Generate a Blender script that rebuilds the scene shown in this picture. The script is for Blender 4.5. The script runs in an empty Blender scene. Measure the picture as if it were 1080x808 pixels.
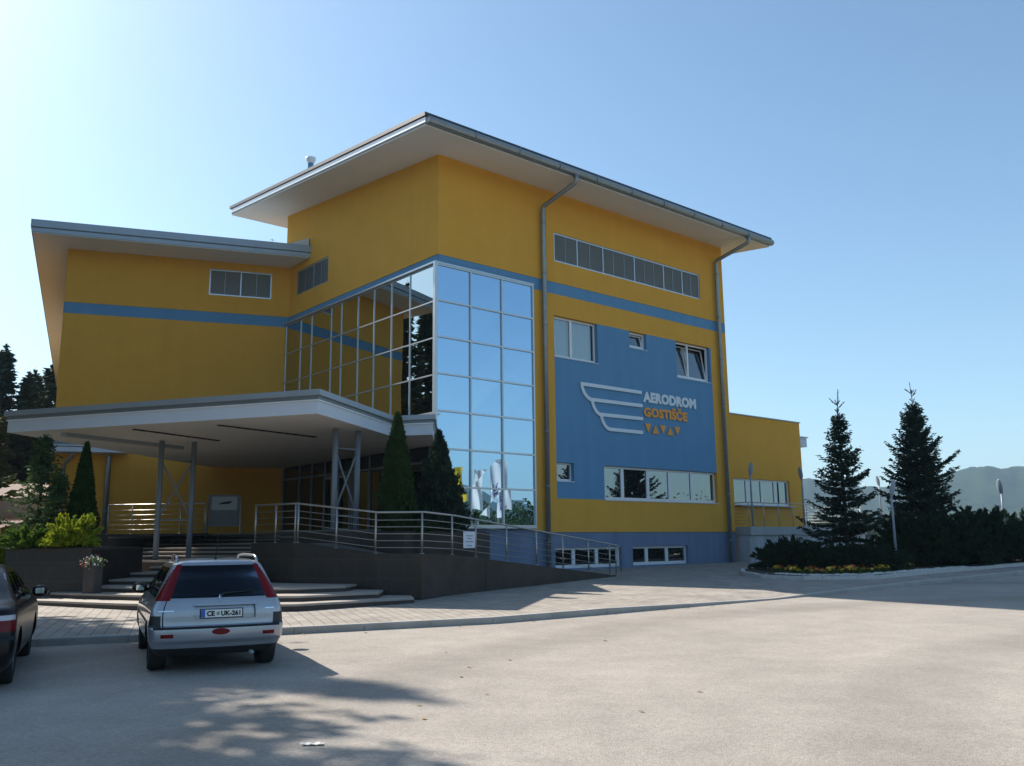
import bpy, bmesh, math, random
import numpy as np
from mathutils import Matrix, Vector
R = math.radians
random.seed(7)
scene = bpy.context.scene
col = scene.collection
# ------------------------------------------------------------------ camera, sky, sun, exposure
EYE = 1.62
cam = bpy.data.cameras.new('camera')
camo = bpy.data.objects.new('camera', cam)
col.objects.link(camo)
scene.camera = camo
cam.sensor_width = 36.0
cam.sensor_fit = 'HORIZONTAL'
cam.lens = 36.0 * 934.1 / 1080
cam.clip_start = 0.1
cam.clip_end = 20000
camo.matrix_world = Matrix.Translation((0, 0, EYE)) @ Matrix.Rotation(R(90 + 10.08), 4, 'X') @ Matrix.Rotation(R(-0.573), 4, 'Z')
SUN_AZ, SUN_EL = -55.0, 41.0          # azimuth from +Y towards +X
world = bpy.data.worlds.new('World')
scene.world = world
world.use_nodes = True
wn = world.node_tree.nodes
sky = wn.new('ShaderNodeTexSky')
sky.sky_type = 'NISHITA'
sky.sun_disc = False
sky.sun_elevation = R(SUN_EL)
sky.sun_rotation = R(SUN_AZ)
sky.altitude = 300
sky.air_density = 1.0
sky.dust_density = 1.3
sky.ozone_density = 2.0
bg = wn['Background']
bg.inputs[1].default_value = 0.1
tint = wn.new('ShaderNodeMix')                       # the camera's cool white balance
tint.data_type = 'RGBA'
tint.blend_type = 'MULTIPLY'
tint.inputs[0].default_value = 1.0
tint.inputs[7].default_value = (0.91, 1.035, 1.02, 1)
world.node_tree.links.new(sky.outputs[0], tint.inputs[6])
world.node_tree.links.new(tint.outputs[2], bg.inputs[0])
sl = bpy.data.lights.new('sun', 'SUN')
sl.energy = 5.0
sl.angle = R(0.55)
sl.color = (1.0, 0.92, 0.81)
so = bpy.data.objects.new('sun', sl)
col.objects.link(so)
sdir = Vector((math.sin(R(SUN_AZ)) * math.cos(R(SUN_EL)), math.cos(R(SUN_AZ)) * math.cos(R(SUN_EL)), math.sin(R(SUN_EL))))
so.rotation_euler = sdir.to_track_quat('Z', 'Y').to_euler()
so.location = (-40, 40, 60)
vs = scene.view_settings
vs.view_transform = 'Standard'
vs.look = 'None'
vs.gamma = 1.0
vs.use_curve_mapping = False
vs.exposure = 0.9
scene.cycles.max_bounces = 7
scene.cycles.transparent_max_bounces = 12
scene.cycles.caustics_reflective = False
scene.cycles.caustics_refractive = False

# ------------------------------------------------------------------ materials
M = {}
def mat(name, color, rough=0.7, metal=0.0, spec=0.5, var=0.0, vscale=3.0, bump=0.0, bscale=60.0, coat=0.0, fine=0.0, fscale=200.0):
    m = bpy.data.materials.new(name)
    m.use_nodes = True
    nt = m.node_tree
    N, L = nt.nodes, nt.links
    b = N['Principled BSDF']
    b.inputs['Base Color'].default_value = (*color, 1)
    b.inputs['Roughness'].default_value = rough
    b.inputs['Metallic'].default_value = metal
    b.inputs['Specular IOR Level'].default_value = spec
    b.inputs['Coat Weight'].default_value = coat
    b.inputs['Coat Roughness'].default_value = 0.05
    tc = N.new('ShaderNodeTexCoord')
    last = None
    for amt, sc_, det in ((var, vscale, 6), (fine, fscale, 3)):
        if amt > 0:
            n = N.new('ShaderNodeTexNoise')
            n.inputs['Scale'].default_value = sc_
            n.inputs['Detail'].default_value = det
            n.inputs['Roughness'].default_value = 0.6
            L.new(tc.outputs['Object'], n.inputs['Vector'])
            mr = N.new('ShaderNodeMapRange')
            mr.inputs[1].default_value = 0.25
            mr.inputs[2].default_value = 0.75
            mr.inputs[3].default_value = 1 - amt
            mr.inputs[4].default_value = 1 + amt
            L.new(n.outputs[0], mr.inputs[0])
            mx = N.new('ShaderNodeMix')
            mx.data_type = 'RGBA'
            mx.blend_type = 'MULTIPLY'
            mx.inputs[0].default_value = 1.0
            if last is None:
                mx.inputs[6].default_value = (*color, 1)
            else:
                L.new(last, mx.inputs[6])
            L.new(mr.outputs[0], mx.inputs[7])
            last = mx.outputs[2]
    if last is not None:
        L.new(last, b.inputs['Base Color'])
    if bump > 0:
        n = N.new('ShaderNodeTexNoise')
        n.inputs['Scale'].default_value = bscale
        n.inputs['Detail'].default_value = 4
        L.new(tc.outputs['Object'], n.inputs['Vector'])
        bp = N.new('ShaderNodeBump')
        bp.inputs['Strength'].default_value = bump
        bp.inputs['Distance'].default_value = 0.02
        L.new(n.outputs[0], bp.inputs['Height'])
        L.new(bp.outputs[0], b.inputs['Normal'])
    M[name] = m
    return m

def glass(name, tint, fac, under=None, under_col=(0.01, 0.012, 0.014), wob=0.0):
    """coated glazing: a mirror coat of strength fac over see-through (under=None) or dark backing"""
    m = bpy.data.materials.new(name)
    m.use_nodes = True
    nt = m.node_tree
    N, L = nt.nodes, nt.links
    N.remove(N['Principled BSDF'])
    g = N.new('ShaderNodeBsdfGlossy')
    g.inputs['Color'].default_value = (*tint, 1)
    g.inputs['Roughness'].default_value = 0.0
    if under is None:
        u = N.new('ShaderNodeBsdfTransparent')
        u.inputs['Color'].default_value = (0.62, 0.68, 0.66, 1)
    else:
        u = N.new('ShaderNodeBsdfDiffuse')
        u.inputs['Color'].default_value = (*under_col, 1)
    fr = N.new('ShaderNodeFresnel')
    fr.inputs['IOR'].default_value = 1.5
    mr = N.new('ShaderNodeMapRange')
    mr.inputs[3].default_value = fac
    mr.inputs[4].default_value = 1.0
    L.new(fr.outputs[0], mr.inputs[0])
    mx = N.new('ShaderNodeMixShader')
    L.new(mr.outputs[0], mx.inputs[0])
    L.new(u.outputs[0], mx.inputs[1])
    L.new(g.outputs[0], mx.inputs[2])
    L.new(mx.outputs[0], N['Material Output'].inputs[0])
    if wob > 0:
        tc = N.new('ShaderNodeTexCoord')
        n = N.new('ShaderNodeTexNoise')
        n.inputs['Scale'].default_value = 0.9
        n.inputs['Detail'].default_value = 1
        L.new(tc.outputs['Object'], n.inputs['Vector'])
        bp = N.new('ShaderNodeBump')
        bp.inputs['Strength'].default_value = wob
        bp.inputs['Distance'].default_value = 0.02
        L.new(n.outputs[0], bp.inputs['Height'])
        L.new(bp.outputs[0], g.inputs['Normal'])
    M[name] = m
    return m

def stucco(name, color, streak=0.08):
    """rendered wall: fine grain, large faint patches and rain streaks"""
    m = mat(name, color, 0.9, spec=0.2, var=0.045, vscale=0.9, bump=0.25, bscale=90, fine=0.05, fscale=45)
    nt = m.node_tree
    N, L = nt.nodes, nt.links
    b = N['Principled BSDF']
    src = b.inputs['Base Color'].links[0].from_socket
    tc = N.new('ShaderNodeTexCoord')
    mp = N.new('ShaderNodeMapping')
    mp.inputs['Scale'].default_value = (2.6, 2.6, 0.22)
    n = N.new('ShaderNodeTexNoise')
    n.inputs['Scale'].default_value = 1.0
    n.inputs['Detail'].default_value = 5
    L.new(tc.outputs['Object'], mp.inputs[0])
    L.new(mp.outputs[0], n.inputs['Vector'])
    mr = N.new('ShaderNodeMapRange')
    mr.inputs[1].default_value = 0.35
    mr.inputs[2].default_value = 0.7
    mr.inputs[3].default_value = 1 + streak * .4
    mr.inputs[4].default_value = 1 - streak
    L.new(n.outputs[0], mr.inputs[0])
    mx = N.new('ShaderNodeMix')
    mx.data_type = 'RGBA'
    mx.blend_type = 'MULTIPLY'
    mx.inputs[0].default_value = 1
    L.new(src, mx.inputs[6])
    L.new(mr.outputs[0], mx.inputs[7])
    L.new(mx.outputs[2], b.inputs['Base Color'])
    return m

def foliage(name, c1, c2, scale=1.2, trans=0.25):
    m = mat(name, c1, 0.75, spec=0.15)
    nt = m.node_tree
    N, L = nt.nodes, nt.links
    b = N['Principled BSDF']
    tc = N.new('ShaderNodeTexCoord')
    n = N.new('ShaderNodeTexNoise')
    n.inputs['Scale'].default_value = scale
    n.inputs['Detail'].default_value = 5
    n.inputs['Roughness'].default_value = 0.7
    L.new(tc.outputs['Object'], n.inputs['Vector'])
    cr = N.new('ShaderNodeValToRGB')
    cr.color_ramp.elements[0].position = 0.32
    cr.color_ramp.elements[0].color = (*c1, 1)
    cr.color_ramp.elements[1].position = 0.68
    cr.color_ramp.elements[1].color = (*c2, 1)
    L.new(n.outputs[0], cr.inputs[0])
    L.new(cr.outputs[0], b.inputs['Base Color'])
    if trans > 0:
        t = N.new('ShaderNodeBsdfTranslucent')
        L.new(cr.outputs[0], t.inputs['Color'])
        mx = N.new('ShaderNodeMixShader')
        mx.inputs[0].default_value = trans
        L.new(b.outputs[0], mx.inputs[1])
        L.new(t.outputs[0], mx.inputs[2])
        L.new(mx.outputs[0], N['Material Output'].inputs[0])
    return m

YEL, BLU, BASE = (0.70, 0.355, 0.055), (0.125, 0.28, 0.45), (0.17, 0.22, 0.32)
stucco('yellow_render', YEL, 0.025)
stucco('blue_render', BLU, 0.05)
stucco('base_render', BASE, 0.14)
stucco('grey_render', (0.42, 0.45, 0.47), 0.2)
stucco('white_render', (0.62, 0.66, 0.72), 0.1)
mat('soffit_white', (0.72, 0.70, 0.66), 0.7, var=0.03, vscale=0.8)
mat('fascia_grey', (0.33, 0.37, 0.41), 0.4, metal=0.3, var=0.05, vscale=2)
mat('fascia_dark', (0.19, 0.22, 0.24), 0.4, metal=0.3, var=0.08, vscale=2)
mat('roof_trim_dark', (0.022, 0.036, 0.05), 0.55, metal=0.0, var=0.08, vscale=2)
mat('fascia_light', (0.58, 0.63, 0.70), 0.55, var=0.03)
mat('flashing', (0.80, 0.80, 0.80), 0.35, metal=0.2)
mat('red_line', (0.5, 0.08, 0.06), 0.6)
mat('gutter_zinc', (0.27, 0.30, 0.31), 0.42, metal=0.6, var=0.12, vscale=5)
mat('roof_sheet', (0.28, 0.32, 0.37), 0.4, metal=0.4, var=0.08)
mat('alu_frame', (0.50, 0.53, 0.55), 0.35, metal=0.7, var=0.04)
mat('steel_rail', (0.42, 0.40, 0.37), 0.38, metal=0.85)
mat('column_paint', (0.19, 0.22, 0.26), 0.45, var=0.04)
mat('white_pvc', (0.74, 0.76, 0.78), 0.35, var=0.02)
mat('louvre', (0.40, 0.42, 0.41), 0.5, metal=0.3, var=0.12, vscale=18)
mat('curtain_cloth', (0.72, 0.74, 0.76), 0.9)
mat('room_dark', (0.045, 0.045, 0.045), 0.9)
mat('sign_white', (0.66, 0.72, 0.76), 0.5)
mat('sign_orange', (0.75, 0.30, 0.04), 0.5)
mat('brown_stone', (0.024, 0.017, 0.013), 0.55, var=0.3, vscale=2.2, bump=0.2, bscale=14, fine=0.2, fscale=30)
mat('concrete_dark', (0.046, 0.035, 0.026), 0.85, var=0.35, vscale=1.6, bump=0.4, bscale=20, fine=0.15, fscale=60)
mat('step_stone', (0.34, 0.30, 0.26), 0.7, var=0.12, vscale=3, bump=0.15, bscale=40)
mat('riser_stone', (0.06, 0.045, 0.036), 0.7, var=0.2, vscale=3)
mat('terrace_floor', (0.12, 0.115, 0.11), 0.8, var=0.15, vscale=2)
mat('kerb_stone', (0.36, 0.34, 0.31), 0.8, var=0.2, vscale=1.7, bump=0.3, bscale=40, fine=0.15, fscale=80)
mat('soil', (0.055, 0.042, 0.032), 0.95, var=0.4, vscale=6, bump=0.8, bscale=25)
mat('bark', (0.05, 0.036, 0.028), 0.9, var=0.3, vscale=8, bump=0.6, bscale=30)
mat('grass_green', (0.055, 0.085, 0.025), 0.9, var=0.4, vscale=0.3, bump=0.5, bscale=8)
mat('lamp_grey', (0.27, 0.31, 0.38), 0.4, var=0.04)
mat('plastic_black', (0.012, 0.012, 0.013), 0.5)
mat('rubber', (0.014, 0.014, 0.014), 0.85, var=0.2, vscale=20)
mat('alloy', (0.45, 0.46, 0.48), 0.3, metal=0.85)
mat('silver_paint', (0.33, 0.35, 0.39), 0.3, metal=0.55, coat=0.8, fine=0.05, fscale=600)
mat('black_paint', (0.006, 0.006, 0.007), 0.3, metal=0.0, spec=0.22, coat=0.08)
mat('pale_blue_paint', (0.42, 0.52, 0.62), 0.3, metal=0.4, coat=0.8)
mat('lamp_red', (0.15, 0.003, 0.006), 0.2, spec=0.25, coat=0.0)
mat('lamp_clear', (0.55, 0.50, 0.52), 0.15, coat=1.0)
mat('chrome', (0.75, 0.76, 0.78), 0.12, metal=1.0)
mat('plate_white', (0.75, 0.76, 0.74), 0.4)
mat('plate_blue', (0.03, 0.10, 0.45), 0.4)
mat('plate_green', (0.20, 0.30, 0.10), 0.5)
mat('ink_black', (0.015, 0.015, 0.016), 0.6)
mat('seam_black', (0.006, 0.006, 0.007), 0.7)
mat('mirror_face', (0.6, 0.7, 0.75), 0.05, metal=1.0)
mat('paper', (0.75, 0.74, 0.70), 0.8)
mat('board_grey', (0.20, 0.22, 0.25), 0.5)
mat('flag_white', (0.80, 0.80, 0.82), 0.8)
mat('flag_yellow', (0.80, 0.55, 0.02), 0.8)
mat('flag_blue', (0.05, 0.06, 0.28), 0.8)
mat('flag_red', (0.62, 0.09, 0.05), 0.8)
mat('pot_dark', (0.06, 0.05, 0.045), 0.8, var=0.2)
mat('petal_red', (0.5, 0.03, 0.04), 0.7)
mat('petal_white', (0.75, 0.72, 0.70), 0.7)
mat('petal_yellow', (0.70, 0.48, 0.03), 0.7)
mat('petal_orange', (0.55, 0.14, 0.03), 0.7)
mat('white_stone', (0.50, 0.49, 0.46), 0.8, var=0.2, vscale=10)
mat('roof_fibre', (0.36, 0.34, 0.35), 0.8, var=0.12, vscale=3)
mat('concrete_slab', (0.34, 0.36, 0.37), 0.8, var=0.15, vscale=2)
foliage('spruce_needles', (0.010, 0.024, 0.017), (0.036, 0.062, 0.038), 1.5, 0.15)
foliage('young_spruce_needles', (0.05, 0.09, 0.04), (0.10, 0.16, 0.06), 2.5, 0.25)
foliage('forest_needles', (0.020, 0.040, 0.026), (0.05, 0.08, 0.04), 0.5, 0.15)
foliage('thuja_leaves', (0.016, 0.036, 0.009), (0.04, 0.08, 0.018), 3.0, 0.25)
foliage('blue_conifer_leaves', (0.014, 0.026, 0.018), (0.03, 0.055, 0.03), 3.0, 0.25)
foliage('golden_juniper', (0.14, 0.20, 0.015), (0.38, 0.42, 0.03), 4.0, 0.35)
foliage('green_juniper', (0.045, 0.10, 0.02), (0.14, 0.22, 0.03), 4.0, 0.3)
foliage('dark_juniper', (0.010, 0.024, 0.012), (0.022, 0.045, 0.016), 2.0, 0.2)
foliage('wood_leaves', (0.012, 0.028, 0.008), (0.035, 0.06, 0.014), 0.08, 0.15)
foliage('broad_leaves', (0.04, 0.08, 0.015), (0.10, 0.16, 0.03), 0.4, 0.3)
foliage('bed_leaves', (0.04, 0.08, 0.02), (0.08, 0.13, 0.04), 6.0, 0.2)
glass('mirror_glass', (0.50, 0.71, 0.90), 0.66, under='dark', under_col=(0.008, 0.011, 0.014), wob=0.04)
glass('mirror_glass_bronze', (0.50, 0.54, 0.53), 0.40, under='dark', under_col=(0.008, 0.011, 0.010), wob=0.04)
glass('window_glass', (0.80, 0.86, 0.88), 0.22)
glass('window_glass_dark', (0.72, 0.84, 0.86), 0.24, under='dark', under_col=(0.012, 0.014, 0.016))
glass('entrance_glass', (0.16, 0.18, 0.18), 0.03, under='dark', under_col=(0.01, 0.01, 0.01))
glass('car_glass', (0.20, 0.23, 0.28), 0.0, under='dark', under_col=(0.006, 0.008, 0.011))

def add_joints(name, w, h, dark=0.55, mortar=0.010):
    m = M[name]; nt = m.node_tree; N, L = nt.nodes, nt.links
    b = N['Principled BSDF']; src = b.inputs['Base Color'].links[0].from_socket
    tc = N.new('ShaderNodeTexCoord'); sx = N.new('ShaderNodeSeparateXYZ'); L.new(tc.outputs['Object'], sx.inputs[0])
    ad = N.new('ShaderNodeMath'); ad.operation = 'SUBTRACT'; L.new(sx.outputs[0], ad.inputs[0]); L.new(sx.outputs[1], ad.inputs[1])
    cx = N.new('ShaderNodeCombineXYZ'); L.new(ad.outputs[0], cx.inputs[0]); L.new(sx.outputs[2], cx.inputs[1])
    br = N.new('ShaderNodeTexBrick'); br.offset = 0.5
    for k, v in (('Scale', 1.0), ('Brick Width', w), ('Row Height', h), ('Mortar Size', mortar), ('Mortar Smooth', 0.3)): br.inputs[k].default_value = v
    br.inputs['Color1'].default_value = (1.15, 1.1, 1.05, 1); br.inputs['Color2'].default_value = (0.8, 0.8, 0.82, 1); br.inputs['Mortar'].default_value = (dark, dark, dark, 1)
    L.new(cx.outputs[0], br.inputs['Vector'])
    mx = N.new('ShaderNodeMix'); mx.data_type = 'RGBA'; mx.blend_type = 'MULTIPLY'; mx.inputs[0].default_value = 1
    L.new(src, mx.inputs[6]); L.new(br.outputs['Color'], mx.inputs[7]); L.new(mx.outputs[2], b.inputs['Base Color'])
add_joints('brown_stone', 0.8, 0.45, 1.9)
add_joints('concrete_dark', 2.2, 1.6, 0.6, 0.012)
def asphalt_mat():
    m = mat('asphalt', (0.23, 0.215, 0.20), 0.92, spec=0.15, bump=0.55, bscale=70)
    nt = m.node_tree
    N, L = nt.nodes, nt.links
    b = N['Principled BSDF']
    tc = N.new('ShaderNodeTexCoord')
    def noise(scale, det, vec=None, rough=0.6):
        n = N.new('ShaderNodeTexNoise')
        n.inputs['Scale'].default_value = scale
        n.inputs['Detail'].default_value = det
        n.inputs['Roughness'].default_value = rough
        L.new(vec or tc.outputs['Object'], n.inputs['Vector'])
        return n.outputs[0]
    def rng(s, a, b_, c, d):
        mr = N.new('ShaderNodeMapRange')
        for i, v in enumerate((a, b_, c, d)):
            mr.inputs[i + 1].default_value = v
        L.new(s, mr.inputs[0])
        return mr.outputs[0]
    def mul(a, b_):
        mm = N.new('ShaderNodeMath')
        mm.operation = 'MULTIPLY'
        L.new(a, mm.inputs[0])
        L.new(b_, mm.inputs[1])
        return mm.outputs[0]
    v = rng(noise(0.25, 5), 0.3, 0.7, 0.86, 1.10)
    v = mul(v, rng(noise(1.7, 6), 0.3, 0.7, 0.92, 1.08))
    vo = N.new('ShaderNodeTexVoronoi')
    vo.inputs['Scale'].default_value = 38
    L.new(tc.outputs['Object'], vo.inputs['Vector'])
    sep = N.new('ShaderNodeSeparateColor')
    L.new(vo.outputs['Color'], sep.inputs[0])
    v = mul(v, rng(sep.outputs[0], 0, 1, 0.89, 1.12))
    v = mul(v, rng(noise(160, 2), 0.3, 0.7, 0.82, 1.16))
    # worn wheel arcs
    mp = N.new('ShaderNodeMapping')
    mp.inputs['Location'].default_value = (-14, -4, 0)
    L.new(tc.outputs['Object'], mp.inputs[0])
    wv = N.new('ShaderNodeTexWave')
    wv.wave_type = 'RINGS'
    wv.rings_direction = 'Z'
    wv.inputs['Scale'].default_value = 0.055
    wv.inputs['Distortion'].default_value = 2.5
    wv.inputs['Detail'].default_value = 3
    wv.inputs['Detail Scale'].default_value = 0.35
    L.new(mp.outputs[0], wv.inputs['Vector'])
    v = mul(v, rng(wv.outputs['Fac'], 0.0, 0.22, 0.84, 1.0))
    mx = N.new('ShaderNodeMix')
    mx.data_type = 'RGBA'
    mx.blend_type = 'MULTIPLY'
    mx.inputs[0].default_value = 1
    mx.inputs[6].default_value = (0.325, 0.295, 0.262, 1)
    L.new(v, mx.inputs[7])
    L.new(mx.outputs[2], b.inputs['Base Color'])
asphalt_mat()

def paver_mat():
    m = mat('pavers', (0.33, 0.31, 0.28), 0.85, spec=0.2)
    nt = m.node_tree
    N, L = nt.nodes, nt.links
    b = N['Principled BSDF']
    tc = N.new('ShaderNodeTexCoord')
    mp = N.new('ShaderNodeMapping')
    mp.inputs['Rotation'].default_value = (0, 0, R(-20))
    L.new(tc.outputs['Object'], mp.inputs[0])
    br = N.new('ShaderNodeTexBrick')
    br.offset = 0.0
    br.inputs['Scale'].default_value = 1.0
    br.inputs['Brick Width'].default_value = 0.20
    br.inputs['Row Height'].default_value = 0.20
    br.inputs['Mortar Size'].default_value = 0.008
    br.inputs['Mortar Smooth'].default_value = 0.2
    br.inputs['Color1'].default_value = (0.37, 0.335, 0.295, 1)
    br.inputs['Color2'].default_value = (0.29, 0.26, 0.23, 1)
    br.inputs['Mortar'].default_value = (0.11, 0.10, 0.09, 1)
    L.new(mp.outputs[0], br.inputs['Vector'])
    n = N.new('ShaderNodeTexNoise')
    n.inputs['Scale'].default_value = 1.4
    n.inputs['Detail'].default_value = 6
    L.new(tc.outputs['Object'], n.inputs['Vector'])
    mr = N.new('ShaderNodeMapRange')
    mr.inputs[1].default_value = 0.3
    mr.inputs[2].default_value = 0.7
    mr.inputs[3].default_value = 0.82
    mr.inputs[4].default_value = 1.1
    L.new(n.outputs[0], mr.inputs[0])
    mx = N.new('ShaderNodeMix')
    mx.data_type = 'RGBA'
    mx.blend_type = 'MULTIPLY'
    mx.inputs[0].default_value = 1
    L.new(br.outputs['Color'], mx.inputs[6])
    L.new(mr.outputs[0], mx.inputs[7])
    L.new(mx.outputs[2], b.inputs['Base Color'])
    bp = N.new('ShaderNodeBump')
    bp.inputs['Strength'].default_value = 0.4
    bp.inputs['Distance'].default_value = 0.01
    bp.invert = True
    L.new(br.outputs['Fac'], bp.inputs['Height'])
    L.new(bp.outputs[0], b.inputs['Normal'])
paver_mat()

def hill_mat():
    m = mat('hill_forest', (0.04, 0.06, 0.03), 0.95, spec=0.05)
    nt = m.node_tree
    N, L = nt.nodes, nt.links
    b = N['Principled BSDF']
    tc = N.new('ShaderNodeTexCoord')
    n = N.new('ShaderNodeTexNoise')
    n.inputs['Scale'].default_value = 0.035
    n.inputs['Detail'].default_value = 8
    n.inputs['Roughness'].default_value = 0.75
    L.new(tc.outputs['Object'], n.inputs['Vector'])
    c = N.new('ShaderNodeValToRGB')
    c.color_ramp.elements[0].position = 0.35
    c.color_ramp.elements[0].color = (0.008, 0.017, 0.012, 1)
    c.color_ramp.elements[1].position = 0.7
    c.color_ramp.elements[1].color = (0.034, 0.055, 0.026, 1)
    L.new(n.outputs[0], c.inputs[0])
    n2 = N.new('ShaderNodeTexNoise')
    n2.inputs['Scale'].default_value = 0.006
    n2.inputs['Detail'].default_value = 3
    mp = N.new('ShaderNodeMapping')
    mp.inputs['Scale'].default_value = (1, 1, 3.5)
    L.new(tc.outputs['Object'], mp.inputs[0])
    L.new(mp.outputs[0], n2.inputs['Vector'])
    mr = N.new('ShaderNodeMapRange')
    mr.inputs[1].default_value = 0.63
    mr.inputs[2].default_value = 0.66
    L.new(n2.outputs[0], mr.inputs[0])
    mx = N.new('ShaderNodeMix')
    mx.data_type = 'RGBA'
    L.new(mr.outputs[0], mx.inputs[0])
    L.new(c.outputs[0], mx.inputs[6])
    mx.inputs[7].default_value = (0.12, 0.13, 0.06, 1)
    L.new(mx.outputs[2], b.inputs['Base Color'])
hill_mat()

# ------------------------------------------------------------------ mesh helpers
class MB:
    def __init__(self):
        self.v, self.f, self.m = [], [], []
    def add(self, vs, fs, mi=0):
        o = len(self.v)
        self.v += [tuple(map(float, p)) for p in vs]
        self.f += [tuple(i + o for i in f) for f in fs]
        self.m += [mi] * len(fs)
        return self
    def quad(self, a, b, c, d, mi=0):
        return self.add([a, b, c, d], [(0, 1, 2, 3)], mi)
    def box(self, x0, y0, z0, x1, y1, z1, mi=0, fr=None):
        vs = [(x, y, z) for z in (z0, z1) for y in (y0, y1) for x in (x0, x1)]
        if fr: vs = [fr(*p) for p in vs]
        return self.add(vs, [(0, 2, 3, 1), (4, 5, 7, 6), (0, 1, 5, 4), (2, 6, 7, 3), (0, 4, 6, 2), (1, 3, 7, 5)], mi)
    def prism(self, poly, z0, z1, mi=0, fr=None):
        n = len(poly)
        g0 = z0 if callable(z0) else (lambda x, y: z0)
        g1 = z1 if callable(z1) else (lambda x, y: z1)
        P = [fr(x, y, 0)[:2] if fr else (x, y) for x, y in poly]
        vs = [(x, y, g0(x, y)) for x, y in P] + [(x, y, g1(x, y)) for x, y in P]
        return self.add(vs, [tuple(range(n - 1, -1, -1)), tuple(range(n, 2 * n))] + [(i, (i + 1) % n, n + (i + 1) % n, n + i) for i in range(n)], mi)
    def tube(self, pts, r, n=8, mi=0, caps=True):
        pts = [Vector(p) for p in pts]
        rs = r if isinstance(r, (list, tuple)) else [r] * len(pts)
        o = len(self.v)
        for i, p in enumerate(pts):
            t = (pts[min(i + 1, len(pts) - 1)] - pts[max(i - 1, 0)]).normalized()
            a = t.cross(Vector((0, 0, 1)))
            if a.length < 1e-3: a = t.cross(Vector((0, 1, 0)))
            a.normalize()
            b = t.cross(a).normalized()
            for k in range(n):
                an = 2 * math.pi * k / n
                self.v.append(tuple(p + (a * math.cos(an) + b * math.sin(an)) * rs[i]))
        nf = 0
        for i in range(len(pts) - 1):
            for k in range(n):
                self.f.append((o + i * n + k, o + (i + 1) * n + k, o + (i + 1) * n + (k + 1) % n, o + i * n + (k + 1) % n))
                nf += 1
        if caps:
            self.f.append(tuple(o + k for k in range(n)))
            self.f.append(tuple(o + (len(pts) - 1) * n + k for k in range(n - 1, -1, -1)))
            nf += 2
        self.m += [mi] * nf
        return self
    def lathe(self, prof, c, n=16, mi=0, axis='Z', fr=None):
        o = len(self.v)
        for r, h in prof:
            for k in range(n):
                a = 2 * math.pi * k / n
                p = (c[0] + r * math.cos(a), c[1] + r * math.sin(a), c[2] + h) if axis == 'Z' else (c[0] + r * math.cos(a), c[1] + h, c[2] + r * math.sin(a))
                self.v.append(fr(*p) if fr else p)
        nf = 0
        for i in range(len(prof) - 1):
            for k in range(n):
                self.f.append((o + i * n + k, o + i * n + (k + 1) % n, o + (i + 1) * n + (k + 1) % n, o + (i + 1) * n + k))
                nf += 1
        self.m += [mi] * nf
        return self

def inv_of(p):
    while p is not None:
        if 'inv' in STORE.get(p.name, {}): return STORE[p.name]['inv']
        p = p.parent
    return Matrix.Identity(4)
STORE = {}
def empty(name, label, cat, loc=(0, 0, 0), rz=0.0, group=None):
    o = bpy.data.objects.new(name, None)
    col.objects.link(o)
    o.location = loc
    o.rotation_euler = (0, 0, rz)
    o.empty_display_size = 0.2
    tag(o, label, cat, group)
    STORE[o.name] = {'inv': (Matrix.Translation(loc) @ Matrix.Rotation(rz, 4, 'Z')).inverted()}
    return o
def tag(o, label=None, cat=None, group=None, kind=None):
    for k, v in (('label', label), ('category', cat), ('group', group), ('kind', kind)):
        if v: o[k] = v
    return o
def obj(name, mb, mats, parent=None, smooth=False, bevel=0.0, loc=None, label=None, local=False):
    """link mb (world coordinates unless local) as one mesh object under parent"""
    me = bpy.data.meshes.new(name)
    vs = mb.v
    if parent is not None and not local:
        iv = inv_of(parent)
        A = np.array(iv)
        V = np.array(vs, float)
        vs = (V @ A[:3, :3].T + A[:3, 3]).tolist()
    elif loc is not None:
        vs = [(x - loc[0], y - loc[1], z - loc[2]) for x, y, z in vs]
    me.from_pydata(vs, [], mb.f)
    if isinstance(mats, str): mats = [mats]
    for k in mats: me.materials.append(M[k])
    if len(mats) > 1: me.polygons.foreach_set('material_index', mb.m)
    me.polygons.foreach_set('use_smooth', [smooth] * len(mb.f))
    o = bpy.data.objects.new(name, me)
    col.objects.link(o)
    if parent is not None: o.parent = parent
    elif loc is not None: o.location = loc
    if bevel > 0:
        b = o.modifiers.new('bevel', 'BEVEL')
        b.width = bevel
        b.segments = 2
        b.limit_method = 'ANGLE'
        b.angle_limit = R(40)
    if smooth == 'angle':
        pass
    if label: o['label'] = label
    return o
def structure(name, mb, mats, **k):
    o = obj(name, mb, mats, **k)
    o['kind'] = 'structure'
    return o
def copy_tree(o, parent=None):
    c = o.copy()
    col.objects.link(c)
    if parent is not None: c.parent = parent
    for ch in list(o.children): copy_tree(ch, c)
    return c
def text_mb(s, w, h, depth, bold=0.0, gap=1.0):
    cu = bpy.data.curves.new('tmp', 'FONT')
    cu.body = s
    cu.size = 1.0
    cu.extrude = 0.02
    cu.offset = bold
    cu.space_character = gap
    cu.resolution_u = 3
    t = bpy.data.objects.new('tmp', cu)
    col.objects.link(t)
    dg = bpy.context.evaluated_depsgraph_get()
    dg.update()
    me = bpy.data.meshes.new_from_object(t.evaluated_get(dg))
    V = np.array([v.co[:] for v in me.vertices])
    F = [tuple(p.vertices) for p in me.polygons]
    bpy.data.objects.remove(t)
    bpy.data.curves.remove(cu)
    bpy.data.meshes.remove(me)
    mn, mx = V.min(0), V.max(0)
    V = (V - mn) / (mx - mn) * np.array([w, h, depth])
    return V, F

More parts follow.
